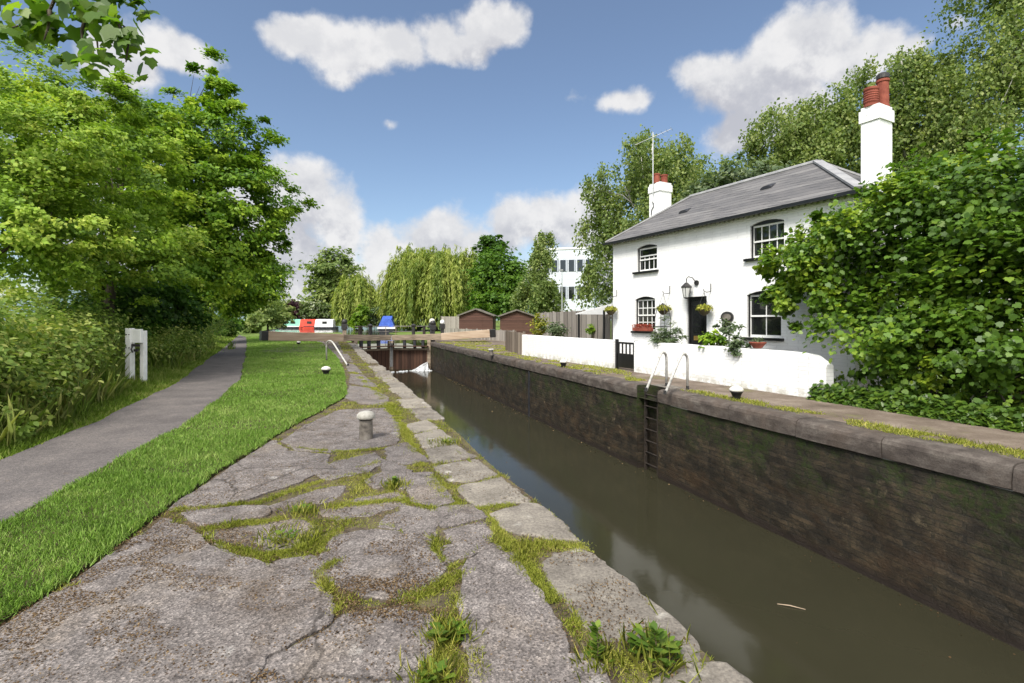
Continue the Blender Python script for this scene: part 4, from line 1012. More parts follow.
# ------------------------------------------------------------------ foliage generators
def bush_mesh(name, blobs, n, size, shape, flat=.5, clump=.35, tilt=.8, tint0=.42, up=.7, shell=(.6,1.05), csize=None, drop=0.0, wispf=.12, per=34):
    """leaves gathered in clumps on the surface of a few ellipsoids"""
    blobs = [(*b, b[3], b[3]) if len(b) == 4 else b for b in blobs]
    vol = np.array([b[3]*b[4]+b[4]*b[5]+b[3]*b[5] for b in blobs]); vol = vol/vol.sum()
    Vs = []; Ts = []
    for b, w in zip(blobs, vol):
        c = np.array(b[:3]); rad = np.array(b[3:6]); m_ = max(8, int(n*w)); nc = max(3, m_//per)
        d = rvec(nc); rr = rng.uniform(*shell, nc)[:,None]
        # lumpy radius
        lump = 1+.22*np.sin(d[:,0]*5.1+b[0])*np.sin(d[:,1]*4.3+b[1])+.15*np.sin(d[:,2]*7+b[2])
        wisp = rng.random(nc) < wispf
        rr = np.where(wisp[:,None], rng.uniform(.95,1.24,(nc,1)), rr)
        cc = c + d*rad*rr*lump[:,None]
        cs = (csize or clump*rad.mean())*rng.uniform(.5,1.3,nc)*np.where(wisp,.55,1)
        ct = np.clip(tint0+rng.normal(size=nc)*.18, 0, 1)
        idx = rng.integers(0, nc, m_)
        off = rng.normal(size=(m_,3))*cs[idx][:,None]*np.array([.62,.62,.62*flat])
        rad_ = np.linalg.norm(off[:,:2], axis=1)
        off[:,2] -= drop*rad_
        C = cc[idx]+off
        N = np.array([0,0,up])[None,:] + d[idx]*.55 + rng.normal(size=(m_,3))*tilt*.5
        T = d[idx]*np.array([1,1,.2]) + rng.normal(size=(m_,3))*.7 + np.array([0,0,-.25])
        s = size*rng.uniform(.6,1.3,m_)
        k = C[:,2] > .02
        Vs.append(leaves(C, N, T, s, shape).reshape(m_,-1,3)[k]); Ts.append(np.clip(ct[idx]+rng.normal(size=m_)*.13,0,1)[k])
    V = np.concatenate(Vs); t_ = np.concatenate(Ts)
    return mesh_np(name, V.reshape(-1,3), len(shape), t_)
def trunk_mesh(base, top, r0, limbs, seed=0, bend=.25):
    mb = MB(); rnd = random.Random(seed); base, top = Vector(base), Vector(top); pts = []; rs = []
    for k in range(9):
        s = k/8; p = base.lerp(top, s)+Vector((math.sin(s*4+seed)*bend*s, math.cos(s*3.1+seed)*bend*s, 0)); pts.append(p)
        rs.append(r0*(1-.8*s)*(1.35 if k == 0 else 1))
    mb.tube(pts, rs, 9)
    for lp in limbs:
        s = rnd.uniform(.3,.85); i = min(7, int(s*8)); p0 = pts[i]; p1 = Vector(lp); m1 = p0.lerp(p1, .5)+Vector((rnd.uniform(-.2,.2), rnd.uniform(-.2,.2), (p1-p0).length*.12))
        r_ = rs[i]*.5; mb.tube([p0, m1, p1], [r_, r_*.6, r_*.2], 6)
        for _ in range(3):
            q = p1+Vector((rnd.gauss(0,.4), rnd.gauss(0,.4), rnd.gauss(0,.25)))*max(.4, (p1-p0).length*.2); mb.tube([m1.lerp(p1, rnd.uniform(.1,.9)), q], [r_*.3, r_*.08], 5)
    return mb
def tree(name, base, H, r0, blobs, n, size, leaf, bark, label, cat='tree', group=None, shape=RHOMB, **kw):
    x, y, z = base; root = empty(name, (x,y,-.05), 0, label, cat, group)
    lb = [(b[0]-x, b[1]-y, b[2]) + tuple(b[3:]) for b in blobs]
    trunk_mesh((0,0,0), (rng.uniform(-.4,.4), rng.uniform(-.4,.4), H), r0, [b[:3] for b in lb], int(abs(x*13+y*7)) % 97).build('trunk', M[bark], root, smooth=True)
    link('crown', bush_mesh('crown', lb, n, size, shape, **kw), M[leaf], root)
    return root
def PB(px, py, Y, rpx, rypx=None):
    """ellipsoid placed at a picture position and depth with radii in pixels at that depth"""
    x, y, z = P(px, py, Y); r = rpx*Y/F; rz = (rypx or rpx)*Y/F
    return (x, y, z, r, r, rz)

# ------------------------------------------------------------------ left hedge trees
gtl = 'hedgerow trees along the left of the towpath'
tree('hedge_tree', (-12.5,10.6,0), 4.6, .16, [PB(15,150,11.5,75,60), PB(-60,140,11,90,80), PB(60,215,11.5,70,50), PB(0,240,11,80,55), PB(70,150,12.5,60,45)], 52000, .105, 'haw_leaf', 'bark',
     'nearest pale green hawthorn tree at the left edge of the view', group=gtl, flat=.5, clump=.23, drop=.18, tilt=.75, shell=(.4,1.15), per=190, wispf=.25)
tree('hedge_tree', (-12.6,15.5,0), 6.4, .2, [PB(60,110,16,60,42), PB(110,165,16,60,48), PB(35,92,17,60,30), PB(95,105,16.5,40,30), PB(130,140,17,40,40), PB(125,215,15.5,65,45), PB(95,255,15,70,40), PB(150,265,15.5,52,32)], 56000, .125, 'haw_leaf', 'bark',
     'second hedgerow tree with layered yellow green sprays behind the white posts', group=gtl, flat=.5, clump=.23, drop=.18, tilt=.75, shell=(.4,1.15), per=190, wispf=.25)
tree('hedge_tree', (-17.5,23.5,0), 11, .24, [PB(205,85,23,20,30), PB(222,100,23,26,22), PB(165,125,22,40,34), PB(170,150,23,58,44), PB(225,135,23,44,46), PB(215,190,22.5,62,50), PB(160,200,22,62,50), PB(255,195,23,34,50), PB(225,245,23,52,42), PB(185,255,22.5,45,35), PB(266,215,24,24,26), PB(150,130,21,40,40), PB(268,258,24,22,22)], 72000, .18, 'hedge_leaf', 'bark',
     'tallest fresh green tree whose crown leans out over the towpath', group=gtl, flat=.5, clump=.25, drop=.12, shell=(.4,1.17), wispf=.3, tilt=.75, per=160)
tree('hedge_tree', (-21.5,33,0), 9, .22, [PB(215,270,33,30,26), PB(250,285,38,26,20), PB(232,300,36,18,14), PB(262,275,40,22,18), PB(200,295,32,20,22)], 26000, .25, 'hedge_leaf', 'bark',
     'low spreading tree arching over the far end of the towpath', group=gtl)
tree('hedge_tree', (-14.2,19.8,0), 3.6, .15, [PB(150,300,19,34,26), PB(110,305,17,40,24), PB(185,315,20.5,16,20)], 9000, .2, 'dark_leaf', 'bark',
     'dark shaded small tree beneath the tall hedgerow crown', group=gtl, tint0=.3)
# undergrowth bank along the path
band = []
for px, py, Y in ((-40,330,6.4),(0,335,7.2),(35,335,8.3),(70,342,9.6),(88,345,11.2),(-20,360,6.3),(20,372,7.2),(50,372,8.6),(76,362,10.2),(100,352,14),(-5,405,6.1),(30,400,7.5),(62,388,9.0),(150,350,15.5),(172,338,18.5),(190,330,21.5),(205,325,26),(60,322,11),(20,318,9),(100,325,14)):
    x, y, z = P(px, py, Y); band.append((x-.5, y+.15, max(.25, z-.05), .75*(Y/8)**.5, .75*(Y/8)**.5, .55*(Y/8)**.5))
o = link('undergrowth', bush_mesh('undergrowth', band, 52000, .085, OVAL, flat=.7, clump=.4, shell=(.35,1.1), tint0=.5), M['under_leaf'])
tag(o, 'tangled nettles and brambles forming a bank left of the towpath', 'undergrowth', kind='stuff')
# rough verge grass
vz = np.vstack([PLj[:, :2], (PLj[:, :2]+np.array([-2.2, .6]))[::-1]])
vp = scatter(vz, lambda Y: 2600 if Y < 6 else 2600*(6/Y)**1.5, 60, 3)
de = np.min(np.linalg.norm(vp[:,None,:]-PLj[None,:,:2], axis=2), axis=1)
o = link('verge_grass', blades('verge_grass', vp, -.05, np.clip(.06+.20*de, .06, .42), .0065, None, lean=.45, tint=.3+.5*vnoise(vp,.5,7)), M['rough_leaf'])
tag(o, 'rough taller grass on the verge along the left edge of the towpath', 'grass', kind='stuff')

tp = []
for b_ in band:
    k_ = 330; a_ = rng.uniform(0, 6.28, k_); q_ = np.sqrt(rng.random(k_))
    tp.append(np.c_[b_[0]+.25+np.cos(a_)*q_*b_[3]*1.15, b_[1]-.1+np.sin(a_)*q_*b_[4]*1.15])
tp = np.vstack(tp); dpx = np.min(np.linalg.norm(tp[:,None,:]-PLj[None,:,:2], axis=2), axis=1); kp = (dpx > .35) & (np.abs(px_(tp)-134) > 17); tp = tp[kp]; dpx = dpx[kp]
o = link('tall_grass', blades('tall_grass', tp, -.05, np.clip(.35+.35*dpx, .3, 1.25)*rng.uniform(.6,1.1,len(tp)), .0062, None, lean=.22, tint=.35+.6*vnoise(tp,.6,131)), M['rough_leaf'])
tag(o, 'tall seeding grass standing in front of the bramble bank left of the towpath', 'grass', kind='stuff')
# overhanging maple branch, top left
br = empty('maple_branch', P(60,-30,3.2), 0, 'leafy maple branch hanging into the top left corner', 'branch')
o0 = Vector(P(60,-30,3.2)); mb = MB(); C = []; tw = []
def bp(px, py, Y): return Vector(P(px,py,Y))-o0
arms = [[(20,-60,3.4),(62,-18,3.2),(88,8,3.1),(118,22,3.1),(140,38,3.1)], [(62,-18,3.2),(50,10,3.2),(30,22,3.3),(5,30,3.3)], [(88,8,3.1),(96,30,3.05),(98,50,3.0)], [(62,-18,3.2),(100,-14,3.3),(135,-8,3.3)], [(20,-60,3.4),(0,-20,3.5),(-25,10,3.5)], [(50,10,3.2),(48,28,3.2),(44,40,3.15)], [(118,22,3.1),(128,45,3.08),(126,62,3.05)], [(88,8,3.1),(82,30,3.12),(84,58,3.1),(92,66,3.1)]]
for a in arms:
    pts = [bp(*q) for q in a]; mb.tube(pts, [.012-.008*i/(len(pts)-1) for i in range(len(pts))], 6)
    pp = resample([tuple(p) for p in pts], .035)
    for p in pp[2:]:
        for _ in range(5):
            C.append(p+rng.normal(size=3)*np.array([.05,.09,.04])-np.array([0,0,.025])); 
mb.build('twig', M['bark'], br, smooth=True)
C = np.array(C); n = len(C); T = rng.normal(size=(n,3))*.7+np.array([.2,0,-.75]); N = rng.normal(size=(n,3))*.55+np.array([0,-.75,.55])
link('foliage', mesh_np('foliage', leaves(C, N, T, rng.uniform(.065,.12,n), MAPLE), len(MAPLE), rng.beta(2,2,n)), M['maple_leaf'], br)

# ------------------------------------------------------------------ big climber on the right
VB = [(6.25,11.0,2.55,.72,.72,.78),(6.02,11.15,1.95,.5,.5,.55),(6.45,10.8,1.95,.6,.6,.55),(7.0,10.6,2.9,1.0,1.0,1.0),(7.6,9.8,3.2,1.25,1.25,1.2),(8.2,9.0,3.3,1.35,1.35,1.2),(9.1,8.3,3.35,1.6,1.6,1.4),(7.1,9.85,1.2,.95,.95,1.2),(7.5,8.95,1.1,1.1,1.1,1.25),(8.1,7.95,1.15,1.2,1.2,1.35),(7.5,9.3,.5,.7,.7,.6),(7.9,8.3,.5,.75,.75,.6),(9.4,7.4,2.3,1.6,1.6,1.7),(9.0,6.6,1.2,1.25,1.25,1.3),(8.8,9.6,2.6,1.6,1.6,1.7)]
vi = empty('climbing_shrub', (7.9,9.0,-.03), 0, 'huge dark green large leaved climber smothering the right end of the cottage', 'climber')
lb = [(b[0]-7.9, b[1]-9.0, b[2]+.03)+tuple(b[3:]) for b in VB]
mb = MB(); rnd = random.Random(5)
for k in range(26):
    b = rnd.choice(lb[4:]); q = Vector((rnd.uniform(-.9,1.2), rnd.uniform(-1.5,1.3), 0)); e = Vector(b[:3])+Vector((rnd.uniform(-.1,.5), rnd.uniform(-.3,.5), rnd.uniform(-.3,.5)))
    mb.tube([q, q.lerp(e,.5)+Vector((rnd.uniform(-.3,.3), rnd.uniform(-.3,.3),.2)), e], [.02,.014,.008], 6)
mb.build('stems', M['bark'], vi, smooth=True)
link('foliage', bush_mesh('foliage', lb, 62000, .088, MAPLE, flat=.8, clump=.30, shell=(.52,1.09), per=110, wispf=.16, tint0=.38, up=.55, tilt=.9), M['vine_leaf'], vi)
# ragged sprays reaching out of the mass
sp_ = []
for k in range(34):
    b = lb[rng.choice([0,0,2,2,3,3,4,4,5,11])]; d = rvec(1)[0]; d[2] = abs(d[2])*.9+.1
    if rng.random() < .4: d[0] = -abs(d[0])
    p = np.array(b[:3])+d*np.array(b[3:6])*.90; sp_.append((*p, .22, .22, .2))
link('young_shoots', bush_mesh('young_shoots', sp_, 5000, .085, MAPLE, flat=1, clump=.6, tint0=.8, up=.7), M['vine_leaf'], vi)
n = 7000; tt = rng.uniform(-.3, 5.2, n); aa = np.array(G(824,401)[:2]); dv = nrm(np.array([G(1024,432)[:2]])-aa)[0]; nv = np.array([-dv[1], dv[0]])
off = np.abs(rng.normal(size=n))*.22-.03; hz = rng.beta(1.1,3.2,n)*.42
C = np.c_[aa[0]+dv[0]*tt+nv[0]*(off+hz*.25), aa[1]+dv[1]*tt+nv[1]*(off+hz*.25), hz]
o = link('ivy', mesh_np('ivy', leaves(C, np.c_[-nv[0]*np.ones(n)*.5, -nv[1]*np.ones(n)*.5, np.ones(n)]+rng.normal(size=(n,3))*.45, rvec(n)+np.array([0,-.5,-.3]), rng.uniform(.05,.10,n), MAPLE), len(MAPLE), np.clip(rng.normal(.55,.2,n),0,1)), M['ivy_leaf'])
tag(o, 'low bright ivy creeping along the foot of the big climber beside the far path', 'ivy', kind='stuff')

# ------------------------------------------------------------------ birches behind the cottage
def droop_tree(name, base, H, r0, blobs, n, size, leaf, bark, label, group=None, strand=1.4, gapf=.0, wid=NARROW):
    """crown of hanging strands of small leaves"""
    x, y, _ = base; root = empty(name, (x,y,-.05), 0, label, 'tree', group)
    lb = [(b[0]-x, b[1]-y, b[2])+tuple(b[3:]) for b in blobs]
    trunk_mesh((0,0,0), (rng.uniform(-.5,.5), rng.uniform(-.5,.5), H), r0, [b[:3] for b in lb], int(abs(x*13+y*7)) % 97).build('trunk', M[bark], root, smooth=True)
    vol = np.array([b[3]*b[5] for b in lb]); vol /= vol.sum(); Vs = []; Ts = []
    for b, w in zip(lb, vol):
        m_ = int(n*w); per = 26; ns = max(6, m_//per); d = rvec(ns); rr = rng.uniform(.25,1.0,ns)**.6
        lump = 1+.2*np.sin(d[:,0]*6+b[0])*np.sin(d[:,1]*5+b[1])
        cl = max(4, ns//16); ci = rng.integers(0, cl, ns); d = nrm(d[ci]+rng.normal(size=(ns,3))*.20); rr = np.clip(rr[ci]+rng.normal(size=ns)*.09, 0, 1.3); lump = lump[ci]
        s0 = np.array(b[:3])+d*np.array(b[3:6])*rr[:,None]*lump[:,None]
        ln_ = strand*rng.uniform(.4,1.3,ns); ct = np.clip(.45+rng.normal(size=ns)*.17,0,1); dirx = rng.normal(size=(ns,2))*.22 + d[:,:2]*.2
        idx = rng.integers(0,ns,m_); s = rng.random(m_)
        C = s0[idx]+np.c_[dirx[idx]*(s*ln_[idx])[:,None], -(s**1.15)*ln_[idx]]+rng.normal(size=(m_,3))*strand*.085
        N = rng.normal(size=(m_,3))+np.c_[d[idx][:,:2]*.7, np.full(m_,.5)]; T = rng.normal(size=(m_,3))*.45+np.array([0,0,-1])
        k = C[:,2] > .3
        Vs.append(leaves(C,N,T,size*rng.uniform(.6,1.35,m_),wid).reshape(m_,-1,3)[k]); Ts.append(np.clip(ct[idx]+rng.normal(size=m_)*.14,0,1)[k])
    link('crown', mesh_np('crown', np.concatenate(Vs).reshape(-1,3), len(wid), np.concatenate(Ts)), M[leaf], root); return root
gb = 'birch trees behind the cottage'
def gbase(px, Y): return ((px-CX)/F*Y, Y, 0)
droop_tree('birch_tree', gbase(655,31), 12.5, .22, [PB(640,145,31,34,26), PB(668,165,31,36,34), PB(625,185,31,34,28), PB(600,215,31,24,30), PB(650,215,31,50,36), PB(598,265,31,18,34), PB(700,185,31,34,30), PB(625,255,31,30,34), PB(590,188,31,14,14)], 36000, .18, 'birch_leaf', 'birch_bark', 'birch tree with ragged drooping crown behind the aerial chimney', gb, 1.7, wid=RHOMB)
droop_tree('birch_tree', gbase(725,34), 11, .2, [PB(715,175,34,26,24), PB(745,185,34,24,22), PB(735,205,34,40,30), PB(690,205,34,30,30)], 18000, .2, 'birch_leaf', 'birch_bark', 'lower birch showing above the middle of the slate roof', gb, 1.5, wid=RHOMB)
droop_tree('birch_tree', gbase(805,25), 11, .22, [PB(790,120,25,34,22), PB(815,110,25,34,24), PB(770,145,25,24,26), PB(800,160,25,50,34), PB(835,140,25,38,40)], 26000, .16, 'birch_leaf', 'birch_bark', 'birch tree rising just left of the near white chimney', gb, 1.5, wid=RHOMB)
droop_tree('birch_tree', gbase(905,24), 14, .24, [PB(900,75,24,34,30), PB(920,60,24,26,24), PB(870,110,24,30,26), PB(905,125,24,38,40), PB(940,105,24,34,40), PB(900,170,24,60,34)], 33000, .16, 'birch_leaf', 'birch_bark', 'tall birch tree rising just right of the near white chimney', gb, 1.6, wid=RHOMB)
droop_tree('birch_tree', gbase(1010,21), 16, .26, [PB(1000,50,21,46,40), PB(1030,10,21,44,50), PB(975,85,21,36,34), PB(1010,110,21,60,40), PB(1070,60,21,60,70), PB(960,130,21,34,34), PB(1010,-40,21,40,40)], 40000, .145, 'birch_leaf', 'birch_bark', 'tallest birch tree cut off by the right edge of the view', gb, 1.6, wid=RHOMB)
tree('round_tree', gbase(735,23), 5, .14, [PB(735,185,23,34,20), PB(755,180,23,28,16), PB(715,200,23,26,18)], 5000, .22, 'grey_leaf', 'bark', 'soft green round tree peeping over the roof ridge', tint0=.5)

# ------------------------------------------------------------------ middle distance trees
def willow(base, H, blobs, n, size, label, bottom=.6):
    x, y, _ = base; root = empty('weeping_willow', (x,y,-.05), 0, label, 'tree', 'weeping willows beyond the lock')
    lb = [(b[0]-x, b[1]-y, b[2])+tuple(b[3:]) for b in blobs]
    trunk_mesh((0,0,0), (0,0,H*.8), .4, [b[:3] for b in lb], 3).build('trunk', M['bark'], root, smooth=True)
    Vs = []; Ts = []; vol = np.array([b[3]*b[5] for b in lb]); vol /= vol.sum()
    for b, w in zip(lb, vol):
        m_ = int(n*w); ns = m_//40; d = rvec(ns); d[:,2] = np.abs(d[:,2]); rr = rng.uniform(.72,1.03,ns)
        th = np.arctan2(d[:,1], d[:,0]); lump = 1+.12*np.sin(th*5+b[0])+.08*np.sin(th*11)
        s0 = np.array(b[:3])+d*np.array(b[3:6])*(rr*lump)[:,None]
        ln_ = (s0[:,2]-bottom)*rng.uniform(.35,1.0,ns)*np.where(d[:,2] > .75, .5, 1)
        ct = np.clip(.45+.22*np.sin(th*9+b[1])+rng.normal(size=ns)*.15,0,1)
        idx = rng.integers(0,ns,m_); s = rng.random(m_)
        out = d[idx][:,:2]*(np.sqrt(s)*b[3]*.22)[:,None]
        C = s0[idx]+np.c_[out, -(s**1.3)*ln_[idx]]+rng.normal(size=(m_,3))*np.array([.22,.22,.1])*size*1.1
        N = np.c_[d[idx][:,:2], np.full(m_,.35)]+rng.normal(size=(m_,3))*.5; T = rng.normal(size=(m_,3))*.16+np.array([0,0,-1])
        Vs.append(leaves(C,N,T,size*rng.uniform(.7,1.7,m_),NARROW*np.array([1.5,1,1]))); Ts.append(np.clip(ct[idx]+rng.normal(size=m_)*.12,0,1))
    link('crown', mesh_np('crown', np.concatenate(Vs), 4, np.concatenate(Ts)), M['willow_leaf'], root)
willow(gbase(435,75), 10.5, [PB(412,285,75,26,38), PB(440,283,74,34,36), PB(464,285,73,20,36), PB(425,268,77,24,20)], 95000, .36, 'broad weeping willow curtain behind the lock gate')
willow(gbase(357,98), 9, [PB(356,300,98,19,28), PB(366,305,97,14,20)], 26000, .48, 'small pale weeping willow between the poplar and the broad willow')
gm = 'trees beyond the lock'
tree('poplar_tree', gbase(333,125), 17, .4, [PB(333,268,125,20,18), PB(325,285,125,14,16), PB(342,285,125,14,20), PB(333,305,125,22,16)], 9000, .95, 'birch_leaf', 'bark', 'tall grey green poplar rising behind the moored boats', group=gm)
tree('broad_tree', gbase(503,62), 9, .3, [PB(500,270,62,22,18), PB(490,290,62,18,22), PB(512,285,61,18,24), PB(505,302,60,24,14), PB(484,272,63,10,16)], 15000, .42, 'dark_leaf', 'bark', 'dense mid green tree standing right behind the brown sheds', group=gm, tint0=.62)
tree('pine_tree', gbase(491,105), 16, .35, [PB(489,240,105,9,6), PB(495,245,105,10,6), PB(484,248,105,8,5), PB(491,258,105,12,10)], 3500, .75, 'dark_leaf', 'bark', 'dark pine top showing above the dense tree and the willow', group=gm)
droop_tree('young_birch', gbase(540,52), 10.5, .16, [PB(543,236,52,7,16), PB(540,262,52,14,20), PB(533,290,52,20,22), PB(548,296,52,14,16)], 17000, .25, 'birch_leaf', 'birch_bark', 'slim feathery young birch left of the white office block', gm, 1.6, wid=RHOMB)
tree('copper_beech', gbase(297,112), 5, .2, [PB(297,310,112,8,9), PB(293,316,111,7,6)], 2600, .6, 'copper_leaf', 'bark', 'small purple leaved tree behind the teal narrowboat', group=gm)
tree('hawthorn_bush', gbase(317,108), 4, .16, [PB(312,310,108,10,9), PB(324,312,108,9,8)], 4200, .5, 'blossom_leaf', 'bark', 'pale flowering bush behind the red narrowboat', group=gm)
tree('bright_bush', gbase(362,82), 3, .1, [PB(362,313,82,6,10), PB(359,322,82,7,6)], 2000, .4, 'bright_leaf', 'bark', 'bright lime green bush left of the blue canvas boat', cat='bush', group=gm)
tree('waterside_bush', gbase(405,84), 3, .1, [PB(404,322,84,8,7), PB(380,314,95,14,8), PB(412,325,80,8,6)], 3600, .42, 'grey_leaf', 'bark', 'grey green bush right of the blue canvas boat', cat='bush', group=gm)
tree('path_bush', gbase(268,68), 4, .14, [PB(262,310,66,16,14), PB(275,316,72,12,11), PB(255,322,60,10,9), PB(283,312,80,8,8)], 8000, .38, 'birch_leaf', 'bark', 'rounded bush with pale flowers between the towpath and the basin', cat='bush', group=gm)
tree('path_bush', gbase(222,46), 2.6, .1, [PB(220,325,44,14,10), PB(232,322,55,8,8)], 3500, .28, 'dark_leaf', 'bark', 'dark bush at the left of the far towpath bend', cat='bush', group=gm)
# far wooded line closing the view on both sides: single trees, from picture columns
gf = 'far trees along the skyline'
for i, (px, Y, top, w, lab) in enumerate(((385,150,296,22,'far tree crown in the gap left of the broad willow'), (300,190,300,20,'far low tree right of the towpath bushes'), (470,120,272,20,'far tree showing between the willow and the pine'), (268,150,296,18,'far tree above the rounded towpath bush'), (560,150,285,24,'far tree at the foot of the white office block'))):
    tree('far_tree', gbase(px,Y), (HY-top)/F*Y*.8, .3, [PB(px,(top+318)/2,Y,w,(318-top)/2), PB(px+w*.6,(top+322)/2+4,Y,w*.7,(318-top)/2.6)], 2600, 1.1, ('hedge_leaf','birch_leaf','dark_leaf','birch_leaf','dark_leaf')[i], 'bark', lab, group=gf)

# ------------------------------------------------------------------ boats
def narrowboat(x0px, x1px, wl, Y, cabm, hullm, label, windows):
    a = Vector(P(x0px, wl, Y)); b = Vector(P(x1px, wl, Y)); ln_ = (b-a).length; sc = Y/F
    a.z = UP
    r = empty('narrowboat', a, 0, label, 'boat', 'narrowboats moored in the basin')
    w = 2.0; hh = .36
    hull = MB(); sec = [(-.9,.10),(-.2,.7),(.6,1),(ln_-.4,1),(ln_+.4,.8)]
    vs = []
    for xx, k in sec:
        for yy, zz in ((-w/2*k*.9,-.3),(-w/2*k,hh+(.15 if xx < 0 else 0)),(w/2*k,hh+(.15 if xx < 0 else 0)),(w/2*k*.9,-.3)): vs.append((xx, yy, zz))
    fs = [(i*4+j, i*4+(j+1) % 4, (i+1)*4+(j+1) % 4, (i+1)*4+j) for i in range(len(sec)-1) for j in range(4)]+[(0,1,2,3),tuple(4*(len(sec)-1)+j for j in range(4))]
    hull.add(vs, fs); hull.build('hull', M[hullm], r)
    cb = MB(); ct = 1.75
    cb.add([(-.5,-.9,hh+.002),(ln_-.1,-.9,hh+.002),(ln_-.1,.9,hh+.002),(-.5,.9,hh+.002),(-.35,-.76,ct),(ln_-.1,-.76,ct),(ln_-.1,.76,ct),(-.35,.76,ct),(-.35,0,ct+.08),(ln_-.1,0,ct+.08)], [(0,1,5,4),(1,2,6,9,5),(2,3,7,6),(3,0,4,8,7),(4,5,9,8),(8,9,6,7),(3,2,1,0)])
    cb.build('cabin', M[cabm], r)
    for t_ in windows:
        xx = ln_*t_; MB().box(xx-.42,xx+.42,-.90,-.84,.98,1.42).build('window', M['window_dark'], r)
    MB().box(.3,ln_-.1,-.93,-.902,hh,hh+.14).build('rubbing_strake', M['hull' if hullm != 'hull' else 'white_paint'], r)
    return r
narrowboat(280, 302.5, 328.5, 97, 'teal', 'hull', 'pale teal cabined narrowboat moored beyond the left balance beam', (.36,.66))
narrowboat(304, 318, 328.5, 96, 'red', 'red', 'bright red narrowboat moored between the teal one and the white one', (.5,))
narrowboat(319, 335, 328.5, 94, 'boat_white', 'hull', 'white cabined boat moored right of the red narrowboat', (.45,))
bb = empty('canvas_boat', (*P(388,334,66)[:2], UP), R(100), 'cabin boat under a bright blue canvas cover seen end on beyond the gate', 'boat')
hull = MB(); sec = [(-3.2,.9),(-1,1),(1.4,.95),(2.6,.55),(3.3,.08)]; vs = []
for xx, k in sec:
    for yy, zz in ((-.75*k,-.3),(-1.15*k,.55+.08*max(0,xx)),(1.15*k,.55+.08*max(0,xx)),(.75*k,-.3)): vs.append((xx,yy,zz))
hull.add(vs, [(i*4+j, i*4+(j+1) % 4, (i+1)*4+(j+1) % 4, (i+1)*4+j) for i in range(4) for j in range(4)]+[(0,1,2,3),(16,17,18,19)]); hull.build('hull', M['hull'], bb)
MB().add([(-3.2,-1.1,.56),(2.2,-.9,.66),(2.2,.9,.66),(-3.2,1.1,.56),(-3.2,-1.05,.78),(2.2,-.85,.85),(2.2,.85,.85),(-3.2,1.05,.78)], [(3,2,1,0),(4,5,6,7),(0,1,5,4),(1,2,6,5),(2,3,7,6),(3,0,4,7)]).build('gunwale', M['boat_white'], bb)
MB().add([(-3.1,-1.0,.79),(1.2,-.85,.86),(1.2,.85,.86),(-3.1,1.0,.79),(-2.9,-.6,1.75),(-.4,-.6,2.2),(-.4,.6,2.2),(-2.9,.6,1.75),(.2,-.5,2.0),(.2,.5,2.0)], [(0,1,8,5,4),(1,2,9,8),(2,3,7,6,9),(3,0,4,7),(4,5,6,7),(5,8,9,6)]).build('canvas_cover', M['blue_canvas'], bb)

# ------------------------------------------------------------------ sheds, fences, awning, office
def shed(px0, px1, Y, eave, peak, base_py, label, turn):
    a = Vector((*gbase(px0,Y)[:2],0)); b = Vector((*gbase(px1,Y)[:2],0)); w = (b-a).length
    r = empty('garden_shed', a, R(turn), label, 'shed', 'brown garden sheds behind the fence')
    ze = EYE+(HY-eave)/F*Y; zp = EYE+(HY-peak)/F*Y; dp = 2.6
    panel('front', [(0,-.1),(w,-.1),(w,ze),(w/2,zp),(0,ze)], [], 0, .06, M['shed'], r)
    mb = MB(); mb.box(0,.06,.063,dp,-.1,ze); mb.box(w-.06,w,.063,dp,-.1,ze); mb.build('side_wall', M['shed'], r)
    panel('back', [(.063,-.1),(w-.063,-.1),(w-.063,ze),(w/2,zp),(.063,ze)], [], dp-.06, dp-.002, M['shed'], r)
    mb = MB()
    for s in (-1, 1):
        e = Vector((w/2+s*(w/2+.18), 0, ze-.06)); k = Vector((w/2,0,zp+.05))
        vs = [e+Vector((0,-.2,0)), k+Vector((0,-.2,0)), k+Vector((0,dp+.2,0)), e+Vector((0,dp+.2,0))]
        mb.add(vs+[v+Vector((0,0,.05)) for v in vs], [(0,1,2,3),(4,5,6,7),(0,1,5,4),(1,2,6,5),(2,3,7,6),(3,0,4,7)])
    mb.build('roof', M['felt'], r)
    MB().box(w*.32,w*.68,-.03,-.003,0,ze*.92).build('door', M['shed'], r)
    mb = MB(); 
    for s in (-1, 1): mb.beam((w/2+s*(w/2+.16),-.215,ze-.03),(w/2,-.215,zp+.05),.025,.12)
    mb.build('barge_board', M['felt'], r)
shed(459, 493, 45, 315.5, 309.5, 330, 'brown shed standing further left, partly behind the pale balance beam', -4)
shed(500, 534, 42, 316, 310.5, 330, 'brown shed standing next to the grey board fence', -4)
def fence(p, q, h, m, label, name='board_fence', post_step=1.8, rail=True, z0=-.05):
    p, q = Vector((*p[:2],0)), Vector((*q[:2],0)); d = q-p; w = d.length; rz = math.atan2(d.y, d.x)
    r = empty(name, p, rz, label, 'fence'); mb = MB(); bw = .135; k = int(w/bw)
    for i in range(k):
        x0_ = i*bw; hh = h+.012*math.sin(i*2.3); mb.box(x0_+.002, x0_+bw-.004, -.012+.008*(i % 2), .012+.008*(i % 2), z0, hh)
    mb.build('boards', M[m], r)
    if rail:
        n_ = max(2, int(w/post_step)+1)
        for i in range(n_):
            xx = min(w-.05, i*w/(n_-1)); MB().box(xx-.05, xx+.05, .04, .14, -.1, h+.06).build('post', M[m], r)
        mb = MB(); mb.box(0,w,.022,.06,h*.2,h*.2+.09); mb.box(0,w,.022,.06,h*.8,h*.8+.09); mb.build('rail', M[m], r)
    return r
fl = Vector((*gbase(537,33)[:2],0)); fr_ = Vector((HL[0]+.45, HL[1]+2.6, 0))
